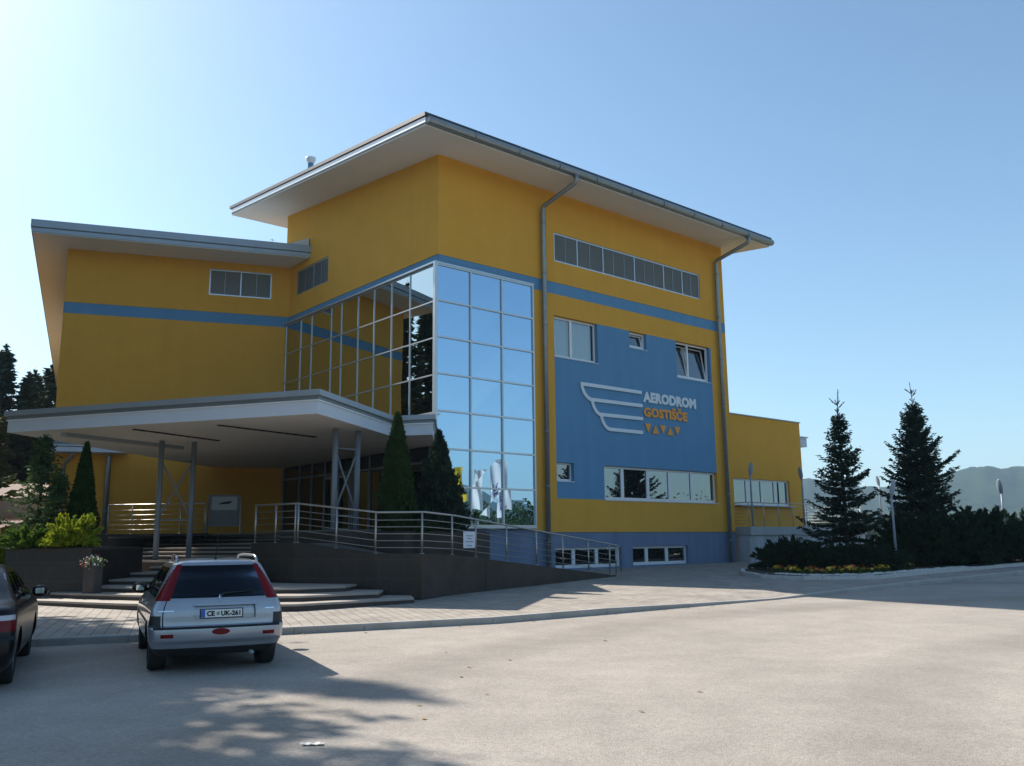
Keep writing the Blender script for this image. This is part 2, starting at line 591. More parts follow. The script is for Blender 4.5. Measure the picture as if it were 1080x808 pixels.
# ------------------------------------------------------------------ ground
SL = 0.016
def gz(x, y): return SL * (min(max(y, -25.0), 45.0) - 12.0)
def pz(x, y): return gz(x, y) + 0.12
O = np.array([-2.569, 30.0, 0.0])
dA = np.array([0.76129, 0.64841, 0]); dB = np.array([-0.64841, 0.76129, 0])
ANG = math.atan2(dA[1], dA[0])
def FA(x, y, z):
    p = O + dA * x + dB * y
    return (p[0], p[1], z)
OC = np.array([-10.013, 38.740, 0.0])
dC = np.array([0.94454, 0.32839, 0]); dCi = np.array([-0.32839, 0.94454, 0])
def FC(x, y, z):                                   # x runs right along the wing wall (0 at the inner corner), y goes into the wing
    p = OC + dC * x + dCi * y
    return (p[0], p[1], z)

g = MB()
ys = [-3500, -900, -25, 45, 300, 1000, 3500]
xs = [-3500, -60, 60, 3500]
for j in range(len(ys) - 1):
    for i in range(len(xs) - 1):
        g.quad(*[(x, y, gz(x, y) - 0.05) for x, y in ((xs[i], ys[j]), (xs[i + 1], ys[j]), (xs[i + 1], ys[j + 1]), (xs[i], ys[j + 1]))])
structure('ground', g, 'grass_green')
KERB = [(-12.6, 12.75), (-7.55, 14.52), (-3.81, 15.83), (-0.4, 17.17), (1.9, 18.74), (3.9, 20.15), (6.18, 21.75), (8.6, 23.73), (11.5, 26.1), (17.42, 30.95), (35.0, 45.35)]
LOW = {5: 0.075, 6: 0.035, 7: 0.085}
lot = MB()
lp = [(-60, -24.9), (60, -24.9), (60, 44.9), (35.2, 44.9)] + [(x, y + 0.02) for x, y in KERB[-2::-1]] + [(-13.2, 20), (-16, 32), (-20, 44.9), (-60, 44.9)]
lot.add([(x, y, gz(x, y)) for x, y in lp], [tuple(range(len(lp)))])
structure('parking_lot', lot, 'asphalt')
pv = MB()
def kn(i):
    a = np.array(KERB[max(i - 1, 0)]); b = np.array(KERB[min(i + 1, len(KERB) - 1)])
    t = (b - a) / np.linalg.norm(b - a)
    return np.array([-t[1], t[0]])
inner, mid = [], []
for i, k in enumerate(KERB):
    a = np.array(k) + kn(i) * 0.13; b = np.array(k) + kn(i) * 1.1
    if i == 0: a = np.array([-12.47, 12.93]); b = np.array([-12.47, 13.9])
    inner.append((a[0], a[1], gz(*a) + LOW.get(i, 0.12) - 0.002)); mid.append((b[0], b[1], pz(*b)))
for i in range(len(KERB) - 1):
    pv.quad(inner[i], inner[i + 1], mid[i + 1], mid[i])
back = [(34.0, 46.0), (24, 56), (-8, 46), (-12.47, 42)]
pl = [p for p in mid] + [(x, y, pz(x, y)) for x, y in back]
pv.add(pl, [tuple(range(len(pl)))])
structure('pavement', pv, 'pavers')
kb = MB()
def kerb_run(mb, pts, hts, base=gz, w=0.13, seg=1.0):
    for i in range(len(pts) - 1):
        a, b = np.array(pts[i]), np.array(pts[i + 1])
        n = max(1, int(np.linalg.norm(b - a) / seg))
        na, nb = kn(i), kn(i + 1)
        for k in range(n):
            t0, t1 = k / n, (k + 1) / n - 0.008 / max(np.linalg.norm(b - a) / n, .1) / n
            q = []
            for t in (t0, t1):
                p = a + (b - a) * t; nn = (na * (1 - t) + nb * t); h = hts[i] * (1 - t) + hts[i + 1] * t
                q.append((p, p + nn * w, h))
            (p0, q0, h0), (p1, q1, h1) = q
            vs = []
            for p, r_, h in ((p0, q0, h0), (p1, q1, h1)):
                e = (r_ - p) * 0.14
                vs += [(*p, base(*p) - 0.1), (*p, base(*p) + h - 0.018), (*(p + e), base(*p) + h), (*r_, base(*r_) + h), (*r_, base(*r_) - 0.1)]
            mb.add(vs, [(j, j + 5, j + 6, j + 1) for j in range(4)] + [(0, 1, 2, 3, 4), (9, 8, 7, 6, 5)])
kerb_run(kb, KERB, [LOW.get(i, 0.12) for i in range(len(KERB))])
kerb_run(kb, [(-12.6, 12.75), (-12.9, 18)], [0.12, 0.12])
structure('kerb', kb, 'kerb_stone')

# ------------------------------------------------------------------ hills
def hills(name, az0, az1, d, hfun, depth=900, n=90, rows=14, seed=1):
    rs = np.random.RandomState(seed)
    mb = MB()
    ph = rs.rand(8) * 6.28
    for j in range(rows + 1):
        t = j / rows
        for i in range(n + 1):
            az = R(az0 + (az1 - az0) * i / n)
            r_ = d + depth * (t - 0.5)
            prof = math.sin(math.pi * min(1, t * 1.0)) ** 0.9
            h = hfun(math.degrees(az)) * prof
            h *= 1 + 0.02 * math.sin(az * 61 + t * 5 + ph[0]) + 0.018 * math.sin(az * 143 + t * 9 + ph[1]) + 0.010 * math.sin(az * 333 - t * 14 + ph[2])
            h += 2.6 * (rs.rand() - .5) * prof
            mb.v.append((r_ * math.sin(az), r_ * math.cos(az), max(h, 0) - 3))
    for j in range(rows):
        for i in range(n):
            a = j * (n + 1) + i
            mb.f.append((a, a + 1, a + n + 2, a + n + 1)); mb.m.append(0)
    return structure(name, mb, 'hill_forest', smooth=True)
def ridge(azs, hs):
    return lambda a: float(np.interp(a, azs, hs))
hills('hills', 8, 66, 1700, ridge([8, 14, 17.2, 18.4, 19.6, 22.4, 24.5, 26.2, 28.4, 31, 38, 46, 54, 60, 66], [62, 80, 106, 112, 99, 88, 99, 110, 119, 113, 124, 98, 110, 62, 0]), n=340, rows=30)
hills('hills', 68, 190, 2000, ridge([68, 74, 84, 92, 99, 101.5, 104, 112, 125, 140, 155, 170, 190], [0, 40, 60, 70, 90, 135, 85, 80, 100, 90, 120, 80, 40]), seed=5, n=240)

# ------------------------------------------------------------------ the airport building
bld = empty('airport_building', 'yellow and blue airport building with mirror glass corner and white overhanging roofs', 'building', (O[0], O[1], 0.4), ANG)
UR, VB = 16.63, 11.95
SOF = lambda v: 15.36 + 0.0985 * v
def wall_grid(mb, fr, a_br, z_br, cell, top=None):
    """wall of cells in a plane; cell(a,z) -> (inward offset, material slot or None); neighbours at unequal depth get reveals"""
    a_br = sorted(set(round(a, 3) for a in a_br)); z_br = sorted(set(round(z, 3) for z in z_br))
    C = {}
    for i in range(len(a_br) - 1):
        for j in range(len(z_br) - 1):
            C[i, j] = cell((a_br[i] + a_br[i + 1]) / 2, (z_br[j] + z_br[j + 1]) / 2)
    for (i, j), (off, mi) in C.items():
        a0, a1, z0, z1 = a_br[i], a_br[i + 1], z_br[j], z_br[j + 1]
        if mi is not None:
            mb.quad(fr(a0, off, z0), fr(a1, off, z0), fr(a1, off, z1), fr(a0, off, z1), mi)
        for di, dj in ((1, 0), (0, 1)):
            q = C.get((i + di, j + dj))
            if q is None or q[0] == off: continue
            m_ = mi if (mi is not None and (q[1] is None or off < q[0])) else q[1]
            if m_ is None: continue
            if di: mb.quad(fr(a1, off, z0), fr(a1, q[0], z0), fr(a1, q[0], z1), fr(a1, off, z1), m_)
            else: mb.quad(fr(a0, off, z1), fr(a1, off, z1), fr(a1, q[0], z1), fr(a0, q[0], z1), m_)
WINA = [('double', 5.55, 7.96, 8.64, 10.28), ('tilt', 9.88, 10.97, 9.58, 10.28), ('tilt2', 12.94, 15.33, 8.64, 10.28),
        ('small', 5.56, 6.47, 3.83, 4.53), ('five', 8.14, 15.44, 3.17, 4.53), ('base', 5.44, 9.03, 0.56, 1.34), ('base', 9.70, 13.21, 0.58, 1.34)]
VENTA = (5.63, 14.86, 12.49, 13.69)
CWR, CWB, CWT = 4.31, 2.13, 11.18
def cellA(a, z):
    for _, a0, a1, z0, z1 in WINA:
        if a0 < a < a1 and z0 < z < z1: return (0.20, None)
    if VENTA[0] < a < VENTA[1] and VENTA[2] < z < VENTA[3]: return (0.10, None)
    if 11.14 < z < 11.62: return (0.02, 1)
    if z < 1.91 or (z < 2.1 and a < CWR + .06): return (0.03, 2)
    if 5.55 < a < 15.44 and 3.17 < z < 10.28: return (0.0, 1)
    return (0.0, 0)
wm = MB()
ab = [0, UR, CWR + .06, 5.55, 15.44, VENTA[0], VENTA[1]] + [q for w in WINA for q in w[1:3]]
zb = [0.2, 2.1, 15.36, 11.14, 11.62, 1.91, 3.17, 10.28, VENTA[2], VENTA[3]] + [q for w in WINA for q in w[3:5]]
wall_grid(wm, FA, ab, zb, cellA)
# wall B (x = 0) in frame coordinates (v along, offset inward = +x)
FB = lambda v, off, z: FA(off, v, z)
VENTB = (7.97, 10.86, 12.47, 13.6)
def cellB(v, z):
    if VENTB[0] < v < VENTB[1] and VENTB[2] < z < VENTB[3]: return (0.10, None)
    if 11.14 < z < 11.62: return (0.02, 1)
    if z < 1.91: return (0.03, 2)
    return (0.0, 0)
wall_grid(wm, FB, [0, VB, VENTB[0], VENTB[1]], [0.2, 15.3, 11.14, 11.62, 1.91, VENTB[2], VENTB[3]], cellB)
wm.quad(FA(0, 0, 15.3), FA(0, VB, 15.3), FA(0, VB, SOF(VB)), FA(0, 0, SOF(0)), 0)
# right end and rear walls
wm.quad(FA(UR, 0, 0.2), FA(UR, VB, 0.2), FA(UR, VB, SOF(VB)), FA(UR, 0, SOF(0)), 0)
wm.quad(FA(0, VB, 0.2), FA(UR, VB, 0.2), FA(UR, VB, SOF(VB)), FA(0, VB, SOF(VB)), 0)
obj('main_wall', wm, ['yellow_render', 'blue_render', 'base_render'], bld)
# dark rooms behind the windows
rm = MB()
for z in (2.6, 7.8, 12.0):
    rm.quad(FA(.3, .4, z), FA(UR - .3, .4, z), FA(UR - .3, VB - .3, z), FA(.3, VB - .3, z))
for a in (5.0, 8.05, 9.3, 11.9, 16.2):
    rm.quad(FA(a, .4, .3), FA(a, VB - .3, .3), FA(a, VB - .3, 12), FA(a, .4, 12))
rm.quad(FA(.3, 4.2, .3), FA(UR - .3, 4.2, .3), FA(UR - .3, 4.2, 12), FA(.3, 4.2, 12))
obj('interior_partition', rm, 'room_dark', bld)

# wing walls
WL = 9.14
wg = MB()
VENTC = (-3.47, -0.80, 12.39, 13.58)
def cellC(a, z):
    if VENTC[0] < a < VENTC[1] and VENTC[2] < z < VENTC[3]: return (0.10, None)
    if 11.14 < z < 11.62: return (0.02, 1)
    return (0.0, 0)
wall_grid(wg, FC, [-WL, 0, VENTC[0], VENTC[1]], [0.2, 13.92, 11.14, 11.62, VENTC[2], VENTC[3]], cellC)
e = np.array([-0.433, 0.901, 0]); cc = np.array(FC(-WL, 0, 0)); ce = cc + e * 37
wg.quad((*cc[:2], 0.2), (*ce[:2], 0.2), (*ce[:2], 13.92), (*cc[:2], 13.92))
ci = np.array(FC(0, 37, 0))
wg.quad((*ce[:2], 0.2), (*ci[:2], 0.2), (*ci[:2], 13.92), (*ce[:2], 13.92))
wg.quad((*OC[:2], 0.2), (*ci[:2], 0.2), (*ci[:2], 13.92), (*OC[:2], 13.92))
obj('wing_wall', wg, ['yellow_render', 'blue_render'], bld)

# roofs: soffit sheet, fascia bands, metal sheet on top
def roof_slab(name, poly, zf, bands, sheet='roof_sheet', parent=bld, open_edges=()):
    """poly world xy counter-clockwise; zf underside height; bands = [(height, outward, material)] from the bottom up"""
    n = len(poly)
    P = [np.array(p[:2]) for p in poly]
    def off(d):
        out = []
        for i in range(n):
            a, b, c = P[i - 1], P[i], P[(i + 1) % n]
            t1 = (b - a) / np.linalg.norm(b - a); t2 = (c - b) / np.linalg.norm(c - b)
            n1 = np.array([t1[1], -t1[0]]); n2 = np.array([t2[1], -t2[0]])
            q = (n1 + n2); q = q / (1 + n1 @ n2)
            out.append(b + q * d)
        return out
    s = MB()
    s.add([(p[0], p[1], zf(*p)) for p in P], [tuple(range(n - 1, -1, -1))])
    root = obj(name, s, 'soffit_white', parent)
    z = 0.0; last = 0.0
    for k, (h, o, m_, nm) in enumerate(bands):
        f = MB()
        q0 = off(o); qp = off(last)
        for i in range(n):
            j = (i + 1) % n
            a, b = q0[i], q0[j]; za, zb_ = zf(*P[i]), zf(*P[j])
            f.quad((*a, za + z), (*b, zb_ + z), (*b, zb_ + z + h), (*a, za + z + h))
            f.quad((*qp[i], za + z), (*qp[j], zb_ + z), (*b, zb_ + z), (*a, za + z))
        obj(nm, f, m_, root)
        z += h; last = o
    t = MB()
    q0 = off(last)
    t.add([(*q0[i], zf(*P[i]) + z) for i in range(n)], [tuple(range(n))])
    obj('roof_sheet', t, sheet, root)
    return root
def vof(x, y): return float((np.array([x, y, 0]) - O) @ dB)
zmain = lambda x, y: SOF(vof(x, y))
mp_ = [FA(-1.88, -1.88, 0), FA(UR + 1.25, -1.88, 0), FA(UR + 1.25, 13.95, 0), FA(-1.88, 13.95, 0)]
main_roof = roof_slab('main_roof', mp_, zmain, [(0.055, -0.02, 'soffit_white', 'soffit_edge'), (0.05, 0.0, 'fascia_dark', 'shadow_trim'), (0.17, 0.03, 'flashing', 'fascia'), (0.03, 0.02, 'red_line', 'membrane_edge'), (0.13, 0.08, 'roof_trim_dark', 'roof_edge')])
# gutter along the eave over wall A
gt = MB()
gl = 18.0
prof = [(-1.90, .30), (-2.04, .30), (-2.075, .27), (-2.09, .17), (-2.05, .09), (-1.98, .06), (-1.90, .06)]
za = SOF(-1.88)
x0_, x1_ = -1.86, UR + 1.33
ring = []
segs = [x0_ + (x1_ - x0_) * i / 10 for i in range(11)]
for i in range(10):
    a, b = segs[i], segs[i + 1]
    pa = [FA(a, y, za + z) for y, z in prof]; pb = [FA(b, y, za + z) for y, z in prof]
    gt.add(pa + pb, [(k, k + 7, k + 8, k + 1) for k in range(6)] + [tuple(range(6, -1, -1)), tuple(range(7, 14))])
    if i:
        gt.box(a - .012, -2.105, za + .05, a + .012, -1.90, za + .305, fr=FA)
obj('gutter', gt, 'gutter_zinc', main_roof)
# wing roof
zw = lambda x, y: 13.92
cs = cc + dC * (-1.10) - dCi * 1.72
r_end = np.array(FC(-0.02, -1.72, 0))
# right end stops against wall B: intersect line y=-2.3 in C frame with x=0 plane of A frame
t_ = ((O - cs) @ dA) / (dC @ dA)
r_end = cs + dC * (t_ - 0.02)
back_l = cs + e * 39
back_r = np.array(FC(0, 38, 0)); ocr = OC + dCi * 0.3
wp = [cs, r_end, OC + dC * 0.0 - dB * 0.02, ocr, back_r, back_l]
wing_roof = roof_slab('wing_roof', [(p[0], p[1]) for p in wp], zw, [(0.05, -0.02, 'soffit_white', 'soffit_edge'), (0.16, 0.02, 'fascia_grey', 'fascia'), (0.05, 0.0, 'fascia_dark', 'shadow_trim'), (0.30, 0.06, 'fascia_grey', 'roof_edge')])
# small triangular upstand of sheet at the right end
up = MB()
p = r_end - dC * 0.05
up.add([(*p[:2], 14.48), (*(p - dC * .9)[:2], 14.48), (*(p + dCi * .05)[:2], 14.85), (*(p + dCi * .5)[:2], 14.85), (*(p + dCi * .5)[:2], 14.48)], [(0, 1, 2), (0, 2, 3, 4), (1, 4, 3, 2)])
obj('flashing', up, 'fascia_light', wing_roof)
an = MB()
ap = np.array(FC(-0.9, -0.6, 14.48))
an.tube([ap, ap + (0, 0, .55)], .012, 5)
for k, w in ((.3, .16), (.4, .13), (.5, .09)):
    an.tube([ap + (-w, 0, k), ap + (w, .1, k)], .008, 4)
obj('antenna', an, 'gutter_zinc', wing_roof)
# flue on the main roof
fl = MB()
fp = np.array(FA(-1.0, 7.9, 0)); fz = SOF(7.9) + .40
fl.lathe([(0.0, 0), (.12, 0), (.12, .92)], (fp[0], fp[1], fz), 14)
flue = obj('flue', fl, 'blue_render', bld, smooth=True)
fl = MB()
fl.lathe([(.12, .92), (.16, .94), (.22, 1.12), (.22, 1.16), (.08, 1.21), (0, 1.22)], (fp[0], fp[1], fz), 14)
obj('flue_cowl', fl, 'flashing', flue, smooth=True)

# annex to the right
ax = MB()
AX0, AX1, AXT, AXO = UR + 0.01, 22.85, 7.38, 0.25
WX = (17.0, 21.6, 3.14, 4.38)
def cellX(a, z):
    if WX[0] < a < WX[1] and WX[2] < z < WX[3]: return (AXO + 0.2, None)
    return (AXO, 0)
wall_grid(ax, FA, [AX0, AX1, WX[0], WX[1]], [0.3, AXT, WX[2], WX[3]], cellX)
ax.quad(FA(AX1, AXO, .3), FA(AX1, 9, .3), FA(AX1, 9, AXT), FA(AX1, AXO, AXT))
ax.quad(FA(AX1, 9, .3), FA(AX0, 9, .3), FA(AX0, 9, AXT), FA(AX1, 9, AXT))
ax.quad(FA(AX0, AXO, AXT - .02), FA(AX1, AXO, AXT - .02), FA(AX1, 9, AXT - .02), FA(AX0, 9, AXT - .02))
obj('annex_wall', ax, 'yellow_render', bld)
c_ = MB()
c_.box(AX0, AXO - .05, AXT, AX1 + .05, AXO + .3, AXT + .05, fr=FA)
c_.box(AX1 - .25, AXO + .3, AXT, AX1 + .05, 9, AXT + .05, fr=FA)
obj('parapet_cap', c_, 'gutter_zinc', bld)
s_ = MB()
s_.box(AX1 + .02, .40, 6.22, AX1 + .85, 8, 6.66, fr=FA)
s_.box(AX1 + .02, .34, 6.68, AX1 + .92, 8, 6.74, fr=FA)
obj('side_canopy', s_, 'fascia_light', bld)
rx = MB()
rx.box(AX0 + .2, 3.0, .4, AX1 - .2, 3.1, 7.0, fr=FA)
obj('interior_partition', rx, 'room_dark', bld)

# windows -------------------------------------------------------
def bars(mb, fr, a0, a1, z0, z1, y0, y1, w, divs=(), dw=None, sill=None):
    dw = dw or w
    mb.box(a0, y0, z0, a1, y1, z0 + (sill or w), fr=fr)
    mb.box(a0, y0, z1 - w, a1, y1, z1, fr=fr)
    mb.box(a0, y0, z0 + (sill or w), a0 + w, y1, z1 - w, fr=fr)
    mb.box(a1 - w, y0, z0 + (sill or w), a1, y1, z1 - w, fr=fr)
    for d in divs: mb.box(d - dw / 2, y0 + .003, z0 + (sill or w), d + dw / 2, y1, z1 - w, fr=fr)
def curtain(fr, a0, a1, z0, z1, y, parent, amp=.04):
    mb = MB(); n = int((a1 - a0) / .03)
    for i in range(n):
        p, q = a0 + (a1 - a0) * i / n, a0 + (a1 - a0) * (i + 1) / n
        f = lambda a: y + amp * math.sin(a * 31 + math.sin(a * 7) * 2) + .3 * amp * math.sin(a * 83)
        mb.quad(fr(p, f(p), z0), fr(q, f(q), z0), fr(q, f(q), z1), fr(p, f(p), z1))
    obj('curtain', mb, 'curtain_cloth', parent, smooth=True)
def sash(fr, a0, a1, z0, z1, y, tilt, parent):
    def f2(a, yy, z):
        dz = z - z0
        return fr(a, yy + dz * math.sin(tilt), z0 + dz * math.cos(tilt))
    s = MB(); bars(s, f2, a0, a1, z0, z1, y, y + .05, .055)
    so_ = obj('sash', s, 'white_pvc', parent)
    q = MB(); q.quad(f2(a0 + .05, y + .025, z0 + .05), f2(a1 - .05, y + .025, z0 + .05), f2(a1 - .05, y + .025, z1 - .05), f2(a0 + .05, y + .025, z1 - .05))
    obj('pane', q, 'window_glass', so_)
    return so_
def window(kind, a0, a1, z0, z1, fr=FA, y=0.16, divs=(), w=.075, dw=None, glass_='window_glass', cur=False, tilts=None):
    e_ = .004
    m = MB(); bars(m, fr, a0 + e_, a1 - e_, z0 + e_, z1 - e_, y, y + .07, w, divs, dw, sill=w * 1.35)
    win = obj('window', m, 'white_pvc', bld)
    ed = [a0 + w] + [d for d in divs] + [a1 - w]
    for i in range(len(ed) - 1):
        p, q = ed[i], ed[i + 1]
        if tilts and tilts[i]:
            sash(fr, p + .01 + (0.03 if i else 0), q - .01 - (0.03 if i < len(ed) - 2 else 0), z0 + w * 1.3, z1 - w, y + .03, R(tilts[i]), win)
        else:
            g_ = MB(); g_.quad(fr(p, y + .04, z0 + w), fr(q, y + .04, z0 + w), fr(q, y + .04, z1 - w), fr(p, y + .04, z1 - w))
            obj('pane', g_, glass_, win)
    s = MB(); s.box(a0 - .0, -0.035 if fr is FA else .2, z0 - .035, a1, y - .003, z0 - .004, fr=fr)
    if kind != 'base': obj('sill', s, 'fascia_light', win)
    if cur: curtain(fr, a0 + .08, a1 - .08, z0 + .06, z1 - .05, y + .22, win)
    return win
window(*WINA[0], divs=[6.60], dw=.13, cur=True)
window(*WINA[1], tilts=[9])
window(*WINA[2], divs=[13.92], dw=.10, tilts=[9, 9])
window(*WINA[3], w=.06)
window(*WINA[4], divs=[9.36, 10.92, 12.32, 13.82], dw=.17, w=.085, glass_='window_glass_dark')
window(*WINA[5], divs=[6.5, 7.75], dw=.17, glass_='window_glass_dark', w=.09)
window(*WINA[6], divs=[10.68, 11.95], dw=.17, glass_='window_glass_dark', w=.09)
window('annex', *WX, y=AXO + .1, divs=[18.15, 19.35, 20.45], dw=.13, glass_='window_glass_dark')
# louvred vents
def vent(fr, a0, a1, z0, z1, majors, minors, y=.03):
    e_ = .004
    m = MB(); bars(m, fr, a0 + e_, a1 - e_, z0 + e_, z1 - e_, y, y + .06, .06, majors, .055)
    v = obj('vent', m, 'alu_frame', bld)
    s = MB(); n = int((z1 - z0) / .045)
    for i in range(n):
        z = z0 + (z1 - z0) * i / n; h = (z1 - z0) / n
        s.add([fr(a0 + .05, y + .02, z), fr(a1 - .05, y + .02, z), fr(a1 - .05, y + .055, z + h * 1.15), fr(a0 + .05, y + .055, z + h * 1.15)], [(0, 1, 2, 3)])
    obj('louvre', s, 'louvre', v)
    for d in minors:
        s = MB(); s.box(d - .012, y + .008, z0 + .05, d + .012, y + .03, z1 - .05, fr=fr)
        obj('louvre_seam', s, 'fascia_grey', v)
    b = MB(); b.quad(fr(a0, y + .065, z0), fr(a1, y + .065, z0), fr(a1, y + .065, z1), fr(a0, y + .065, z1))
    obj('backing', b, 'room_dark', v)
vent(FA, *VENTA, majors=[6.95, 8.46, 10.41, 12.33, 13.62], minors=[6.28, 7.68, 9.09, 9.76, 11.05, 11.68, 12.97, 14.24])
vent(FB, *VENTB, majors=[9.35], minors=[8.65, 10.1])
vent(FC, *VENTC, majors=[-2.13], minors=[-2.8, -1.46])

# mirror glass corner: curtain wall on A and on B ---------------------------------
YG = -0.14
cw = MB()
zr = [CWB + (CWT - CWB) * i / 7 for i in range(8)]
ca = [-0.16, 1.33, 2.78, CWR]
for z in zr:
    cw.box(-0.20, YG - .05, z - .03, CWR + .03, YG + .02, z + .03, fr=FA)
for i, a in enumerate(ca):
    for k in range(7):
        cw.box(a - .032, YG - .055, zr[k] + .03, a + .032, YG + .02, zr[k + 1] - .03, fr=FA)
cw.box(-0.24, YG - .07, CWT + .03, CWR + .05, -.003, CWT + .09, fr=FA)
cw.box(-0.2, YG - .05, CWB - .09, CWR + .05, -.003, CWB - .03, fr=FA)
cw.box(CWR + .034, YG - .02, CWB - .03, CWR + .055, -.003, CWT + .03, fr=FA)
curt = obj('curtain_wall', cw, 'alu_frame', bld)
for k in range(7):
    for i in range(3):
        g_ = MB(); j = random.uniform(-.005, .005); l = random.uniform(-.005, .005)
        g_.quad(FA(ca[i], YG + j, zr[k]), FA(ca[i + 1], YG - j, zr[k]), FA(ca[i + 1], YG - l, zr[k + 1]), FA(ca[i], YG + l, zr[k + 1]))
        obj('pane', g_, 'mirror_glass', curt)
cb = MB()
XG = -0.14
CBB = 5.95
vbks = [-0.10, 1.50, 2.73, 3.96, 5.15, 6.46, 7.30, 8.99, 9.98, 11.40]
zB = [CBB, 7.26, 8.56, 9.87, CWT]
for z in zB:
    cb.box(XG - .027, -0.16, z - .022, XG + .02, 11.42, z + .022, fr=FA)
for v in vbks[1:]:
    for k in range(4):
        cb.box(XG - .03, v - .02, zB[k] + .022, XG + .02, v + .02, zB[k + 1] - .022, fr=FA)
cb.box(XG - .12, -0.20, CWT + .03, -.003, 11.42, CWT + .10, fr=FA)
cb.box(XG - .12, -0.20, CBB - .10, -.003, 11.42, CBB - .03, fr=FA)
curtb = obj('curtain_wall', cb, 'alu_frame', bld)
for k in range(4):
    for i in range(len(vbks) - 1):
        g_ = MB(); j = random.uniform(-.002, .002)
        g_.quad(FA(XG + j, vbks[i], zB[k]), FA(XG - j, vbks[i + 1], zB[k]), FA(XG - j, vbks[i + 1], zB[k + 1]), FA(XG + j, vbks[i], zB[k + 1]))
        obj('pane', g_, 'mirror_glass_bronze', curtb)
cp = MB()
cp.box(-0.27, -0.21, 1.95, -0.145, -0.09, CWT + .03, fr=FA)
obj('corner_post', cp, 'alu_frame', bld)
# ground floor glazing and doors on B, under the canopy
TZ = 1.95
en = MB()
vs_ = [0.3, 1.6, 2.9, 4.2, 5.4, 6.5, 7.6, 8.7, 9.8, 11.3]
for z in (TZ + .02, 4.25, 5.3):
    en.box(-.10, .3, z, -.02, 11.3, z + .08, fr=FA)
for v in vs_: en.box(-.115, v - .04, TZ, -.015, v + .04, 5.4, fr=FA)
ent = obj('entrance_glazing', en, 'column_paint', bld)
for i in range(len(vs_) - 1):
    g_ = MB(); g_.quad(FA(-.05, vs_[i], TZ), FA(-.05, vs_[i + 1], TZ), FA(-.05, vs_[i + 1], 5.35), FA(-.05, vs_[i], 5.35))
    obj('pane', g_, 'entrance_glass', ent)
for v0, v1 in ((5.4, 6.5), (6.5, 7.6)):
    d_ = MB(); d_.box(-.17, v0 + .05, TZ + .02, -.125, v0 + .14, 4.2, fr=FA); d_.box(-.17, v1 - .14, TZ + .02, -.125, v1 - .05, 4.2, fr=FA)
    d_.box(-.17, v0 + .14, TZ + .02, -.125, v1 - .14, TZ + .2, fr=FA); d_.box(-.17, v0 + .14, 4.08, -.125, v1 - .14, 4.2, fr=FA)
    dd = obj('door', d_, 'column_paint', bld)
    h_ = MB(); h_.tube([FA(-.23, (v1 - .2 if v0 < 6 else v0 + .2), 2.7), FA(-.23, (v1 - .2 if v0 < 6 else v0 + .2), 3.6)], .018, 8)
    obj('handle', h_, 'steel_rail', dd)

# downpipes
def downpipe(pts, r, name='downpipe'):
    m = MB(); m.tube(pts, r, 12)
    dp = obj(name, m, 'gutter_zinc', bld, smooth=True)
    k = MB()
    zt, zb_ = pts[-2][2], pts[-1][2]
    x, y = pts[-1][0], pts[-1][1]
    z = zb_ + 1.0
    while z < zt - .3:
        k.lathe([(r + .001, -.03), (r + .012, -.03), (r + .012, .03), (r + .001, .03)], (x, y, z), 12); z += 2.05
    obj('pipe_clip', k, 'fascia_dark', dp)
for u in (4.93, 15.97):
    downpipe([FA(u + .05, -1.99, za + .08), FA(u + .05, -1.99, za - .12), FA(u + .04, -1.93, za - .22), FA(u, -.26, za - .62), FA(u, -.17, za - .70), FA(u, -.16, za - .80), FA(u, -.16, 0.55)], .092)

# low lean-to roof at the left foot of the wing, with its downpipe
lt = MB()
lt.box(-9.3, -1.0, 5.27, -6.3, -.003, 5.46, fr=FC)
lt.box(-9.36, -1.06, 5.49, -6.3, -.003, 5.54, fr=FC)
lean = obj('lean_to_roof', lt, 'fascia_light', bld)
lt = MB(); lt.box(-9.36, -1.0, 5.55, -6.3, -.004, 5.70, fr=FC)
obj('roof_edge', lt, 'fascia_dark', lean)
downpipe([FC(-8.3, -.8, 5.27), FC(-8.3, -.75, 5.1), FC(-8.62, -.25, 4.85), FC(-8.64, -.15, 4.7), FC(-8.64, -.15, 2.0)], .07)
downpipe([FC(-7.0, -.16, 5.2), FC(-7.0, -.16, 5.19), FC(-7.0, -.16, 1.95)], .10, 'wall_post')

# ------------------------------------------------------------------ wall sign
sg = empty('wall_sign', 'white wing emblem with AERODROM GOSTIŠČE lettering on the blue wall', 'sign', FA(10.5, -.05, 5.97), ANG)
YS = -0.045
def strip(mb, pts, w, y0, y1):
    """flat band of width w along pts (a,z) standing between y0 and y1 in front of wall A"""
    n = len(pts); P = [np.array(p) for p in pts]
    L_, R_ = [], []
    for i in range(n):
        a, b = P[max(i - 1, 0)], P[min(i + 1, n - 1)]
        t = (b - a) / np.linalg.norm(b - a); nn = np.array([-t[1], t[0]])
        L_.append(P[i] + nn * w / 2); R_.append(P[i] - nn * w / 2)
    vs = [FA(p[0], y0, p[1]) for p in L_] + [FA(p[0], y0, p[1]) for p in R_] + [FA(p[0], y1, p[1]) for p in L_] + [FA(p[0], y1, p[1]) for p in R_]
    fs = []
    for i in range(n - 1):
        fs += [(i, n + i, n + i + 1, i + 1), (i, i + 1, 2 * n + i + 1, 2 * n + i), (n + i, 3 * n + i, 3 * n + i + 1, n + i + 1)]
    fs += [(0, 2 * n, 3 * n, n), (n - 1, 2 * n - 1, 4 * n - 1, 3 * n - 1)]
    mb.add(vs, fs)
SW = .14
